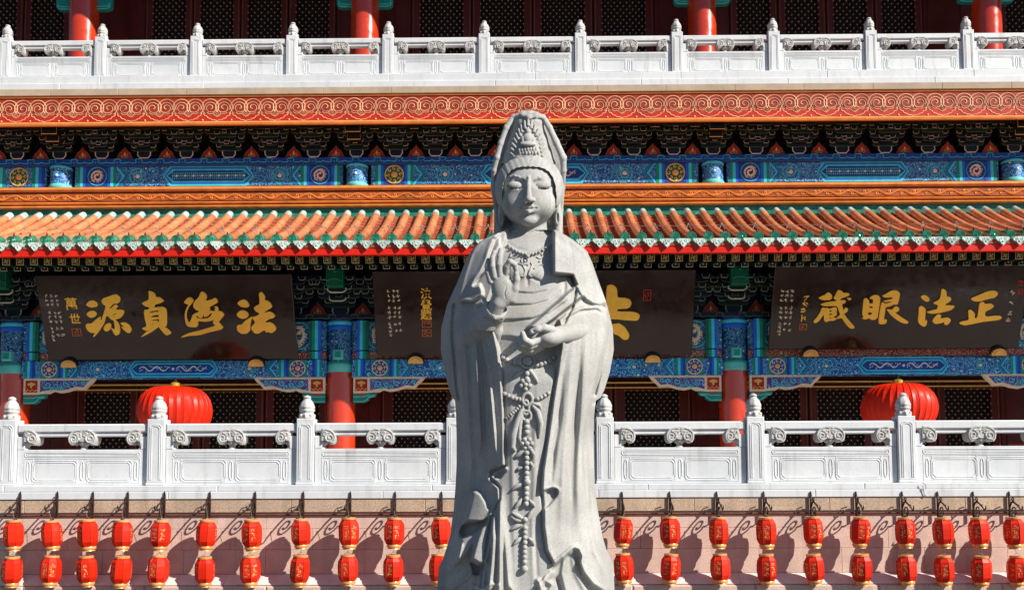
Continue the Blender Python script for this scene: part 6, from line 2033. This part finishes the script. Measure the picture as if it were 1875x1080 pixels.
# raised hand: index curled to the thumb, three fingers up; palm to the viewer
RH = SDF(862, 966, 440, 606, -168, -60, 0.8)
RH.ell((920, 528, -120), (20.5, 34, 11.5), 0, rot=-0.10)
RH.ell((934, 537, -118), (10, 21, 10), 5, rot=0.22)
RH.cap((912, 556, -114), (890, 600, -92), 15, 18, 6)
RH.chain([(927, 503, -121), (928, 488, -126), (934, 479, -129), (942, 484, -128), (945, 494, -125)], [7.2, 6.6, 6.0, 5.4, 4.6], 1.2)
RH.chain([(937, 548, -118), (943, 528, -121), (946, 511, -123), (945, 501, -125)], [9, 7.6, 6.2, 5.0], 3)
RH.chain([(915, 503, -123), (914, 484, -127), (915, 469, -125), (917, 458, -121)], [7.0, 6.3, 5.5, 4.4], 0.8)
RH.chain([(905, 506, -124), (902, 488, -127), (902, 473, -124), (905, 462, -120)], [6.7, 6.0, 5.2, 4.2], 0.8)
RH.chain([(898, 515, -122), (893, 499, -123), (892, 486, -120), (894, 476, -116)], [6.0, 5.4, 4.8, 3.8], 0.8)
RH.ell((933, 508, -130), (5.0, 8.5, 7.0), 1.5, True)
RH.chain([(903, 522, -130), (914, 517, -132), (926, 520, -131)], 0.8, 0.8, True)
RH.chain([(929, 556, -129), (924, 538, -130), (927, 524, -131)], 0.8, 0.8, True)
ob('raised_hand', RH.mesh('raised_hand', M['statue'], -30), statue, tuple(SO))
# cuff round the wrist
CU = SDF(826, 944, 528, 680, -136, -20, 1.0)
CU.cap((905, 572, -104), (872, 612, -50), 23, 32, 0)
CU.cap((916, 552, -118), (900, 580, -104), 19, 17, 2, True)
CU.chain([(886, 548, -98), (894, 566, -115), (906, 582, -122), (918, 580, -117), (928, 566, -104)], [4, 4, 4, 4, 3], 2)
CU.chain([(903, 586, -96), (908, 606, -84), (914, 640, -70), (917, 676, -58)], [11, 12, 9, 5], 8)
CU.chain([(888, 576, -92), (896, 606, -80), (905, 644, -68), (910, 676, -58)], [11, 13, 10, 5], 8)
ob('cuff', CU.mesh('cuff', M['statue'], -28), statue, tuple(SO))

# lower hand: palm up at the waist, fingers towards the other side
LH = SDF(932, 1096, 572, 672, -172, -30, 0.8)
LH.ell((1004, 619, -122), (24, 17, 22), 0, rot=-0.15)
LH.cap((1016, 615, -116), (1060, 606, -52), 16, 19, 6)
LH.chain([(1010, 604, -132), (996, 600, -142), (984, 602, -147), (974, 607, -148)], [8.5, 7.4, 6.6, 5.2], 3)
LH.chain([(986, 622, -134), (972, 628, -143), (961, 622, -148), (957, 610, -147)], [7.2, 6.6, 6.0, 4.6], 2)
LH.chain([(986, 628, -128), (970, 634, -137), (956, 630, -143), (951, 619, -142)], [7.2, 6.6, 6.0, 4.6], 2)
LH.chain([(988, 632, -120), (970, 640, -128), (954, 637, -134), (946, 630, -136)], [7.2, 6.8, 6.0, 4.8], 2)
LH.chain([(992, 634, -110), (976, 643, -116), (962, 643, -121), (954, 639, -123)], [6.6, 6.0, 5.4, 4.4], 2)
LH.chain([(1010, 612, -144), (996, 616, -148), (984, 616, -146)], [1.6, 3.0, 2.0], 1.5, True)
LH.ell((977, 606.5, -153), (3.2, 2.4, 1.0), 0.5, True)
ob('lowered_hand', LH.mesh('lowered_hand', M['statue'], -34), statue, tuple(SO))

# ---------------------------------------------------------------- carved jewellery
def Spt(x_, y_, d_): return Vector(Snp(np.array([float(x_)]), np.array([float(y_)]), np.array([float(d_)]))[0])
def fr(x_, y_): return float(front(x_, y_))
bead_m = MB().ball((0, 0, 0), 1.0, 10, 7).mesh('bead', M['statue'], 70)
def bead(x_, y_, r_, sink=0.35, nm='bead'):
    ob(nm, bead_m, statue, Spt(x_, y_, fr(x_, y_)-r_*(1-sink)), scale=(r_*UN, r_*UN, r_*UN))
def cord(nm, pts, r_, off=0.6, n=6):
    m_ = MB()
    rs_ = r_ if isinstance(r_, list) else [r_]*len(pts)
    m_.tube([Spt(x_, y_, fr(x_, y_)-rr_*off) for (x_, y_), rr_ in zip(pts, rs_)], [rr_*UN for rr_ in rs_], n)
    o = ob(nm, m_.moved(-SO[0], -SO[1], -SO[2]).mesh(nm, M['statue'], 70), statue, tuple(SO))
    return o
def strand(x0, y0, x1, y1, r_, n, sag=0.0):
    for i in range(n):
        t_ = i/(n-1) if n > 1 else 0
        bead(x0+(x1-x0)*t_, y0+(y1-y0)*t_+sag*4*t_*(1-t_), r_)
# long central strand
yk = 772.0
while yk < 800: bead(964.5, yk, 5.2); yk += 9.6
for a_ in range(6): bead(965+8.5*math.cos(a_*1.047), 812+8.5*math.sin(a_*1.047), 4.6, nm='rosette_petal')
bead(965, 812, 5.0, 0.1, 'rosette_heart')
yk = 829.0
while yk < 925: bead(964.5-(yk-829)*0.012, yk, 4.9); yk += 9.3
yk = 966.0
while yk < 1030: bead(961.5-(yk-966)*0.02, yk, 4.6); yk += 8.9
bead(960.3, 1041, 6.0)
bead(965, 882, 6.2, 0.25, 'rosette_heart')
# upper drop and interlocked rings
for yk in (684, 694): bead(965, yk, 5.0)
for a_ in range(5): bead(962+8*math.cos(a_*1.257+0.3), 704+8*math.sin(a_*1.257+0.3), 4.6, nm='rosette_petal')
bead(962, 704, 4.4, 0.0, 'rosette_heart')
def ringlet(cx_, cy_, rx, ry, r_):
    pts = [(cx_+rx*math.cos(t_), cy_+ry*math.sin(t_)) for t_ in np.linspace(0, 2*math.pi, 19)]
    cord('ring_link', pts, r_, 0.9)
ringlet(965.5, 731, 9, 11, 3.2); ringlet(963, 746, 5.5, 13, 2.8); ringlet(964, 761, 8.5, 9, 3.0)
# swags of beads to both sides
strand(924, 721, 952, 731, 4.3, 5, 2); strand(984, 730, 1004, 720, 3.8, 4, 1)
strand(928, 765, 951, 744, 3.2, 7, 1)
# belt chain and medallion in the shade of the hand
strand(921, 654, 950, 665, 4.4, 5, 3); strand(983, 668, 1014, 655, 4.4, 5, 3)
ringlet(966, 662, 13, 12, 2.8)
bead(966, 662, 8.5, 0.55, 'medallion'); 
for a_ in range(8): bead(966+8.6*math.cos(a_*0.785), 662+8.0*math.sin(a_*0.785), 2.6, nm='medallion_petal')
# ribbons and leaves
cord('ribbon', [(956, 748), (948, 770), (940, 795), (937, 818), (944, 826)], [4.5, 6.0, 6.5, 6.0, 3.0], 0.5)
cord('ribbon', [(957, 755), (952, 780), (950, 800), (955, 815)], [3.0, 4.2, 4.0, 2.0], 0.8)
cord('ribbon', [(975, 742), (984, 752), (990, 775), (987, 800)], [3.5, 5.0, 5.5, 2.5], 0.6)
cord('ribbon', [(976, 738), (988, 742), (991, 750)], [3.0, 4.0, 2.0], 0.8)
cord('ribbon', [(968, 676), (975, 684), (981, 693), (985, 701)], [4.0, 4.0, 3.2, 1.6], 0.8)
cord('ribbon', [(958, 680), (948, 686), (938, 693)], [3.4, 3.4, 1.6], 0.8)
for pts, rs_ in (([(960, 822), (950, 832), (943, 836)], [3, 4.5, 2]), ([(972, 822), (978, 832), (976, 838)], [3, 4.2, 2]), ([(958, 854), (950, 858), (946, 859)], [2, 3.6, 1.6]), ([(971, 846), (976, 853), (973, 858)], [2, 3.2, 1.6]),
                 ([(957, 886), (948, 889), (938, 896)], [3, 4.6, 1.8]), ([(955, 890), (947, 893)], [3, 2]), ([(956, 912), (950, 921), (943, 929)], [2, 4.4, 2]), ([(970, 915), (976, 922), (979, 928)], [2, 3.8, 1.6]),
                 ([(958, 950), (948, 944), (938, 938)], [3.4, 4.6, 1.8]), ([(957, 954), (946, 952), (936, 945)], [3, 4.0, 1.8]), ([(966, 950), (972, 940), (978, 930)], [3.4, 4.6, 1.6]), ([(956, 960), (946, 963), (936, 969)], [2.6, 4.4, 1.8]), ([(955, 984), (949, 988), (941, 996)], [2, 4.4, 2]), ([(968, 984), (975, 990), (978, 998)], [2, 4.0, 1.8])):
    cord('leaf', pts, rs_, 0.7)
bead(961.5, 951, 5.0, 0.2, 'flower_heart')
# necklace and the scrolls under it
for i in range(13):
    t_ = i/12
    bead(931+75*t_, 449+17*4*t_*(1-t_)*0.98, 2.6, 0.2)
bead(966, 469, 4.0, 0.1, 'necklace_stone')
ringlet(961, 478, 6, 6, 1.6); bead(961, 478, 2.8, 0.1, 'necklace_stone')
for s in (-1, 1):
    cx_ = 964
    cord('necklace_scroll', [(cx_+s*2, 486), (cx_+s*7, 480), (cx_+s*11, 486), (cx_+s*7, 494), (cx_+s*4, 503), (cx_+s*9, 508), (cx_+s*15, 504)] if s > 0 else [(cx_-14, 482), (cx_-6, 486), (cx_-2, 496), (cx_-4, 505), (cx_-9, 506)], 1.7, 0.7)
    cord('necklace_scroll', [(cx_+s*14, 492), (cx_+s*20, 486), (cx_+s*28, 484), (cx_+s*33, 488)], 1.5, 0.7)
    cord('necklace_scroll', [(cx_+s*18, 470), (cx_+s*24, 474), (cx_+s*30, 470), (cx_+s*27, 464)], 1.5, 0.7)
    bead(cx_+s*24, 479, 2.0, 0.2, 'necklace_stone')

# lotus pedestal below the frame
pz = foot.z+0.03
ped = thing('statue_pedestal', 'stone lotus pedestal under the standing statue', 'pedestal', (foot.x, D_ST, 0))
m = MB(); m.lathe([(1.25, 0), (1.25, 0.12), (1.12, 0.16), (1.10, 0.30), (1.02, 0.34), (1.02, pz)], 24)
ob('base', m.mesh('base', M['statue'], 30), ped, (foot.x, D_ST, 0))
pm = MB().ball((0, 0, 0), 0.14, 10, 7, (1, 0.45, 1.5)).mesh('lotus_petal', M['statue'], 60)
for k_ in range(22):
    a_ = 2*math.pi*k_/22
    ob('lotus_petal', pm, ped, (foot.x+1.0*math.sin(a_), D_ST-1.0*math.cos(a_), pz-0.20), rot=(0, 0, a_))
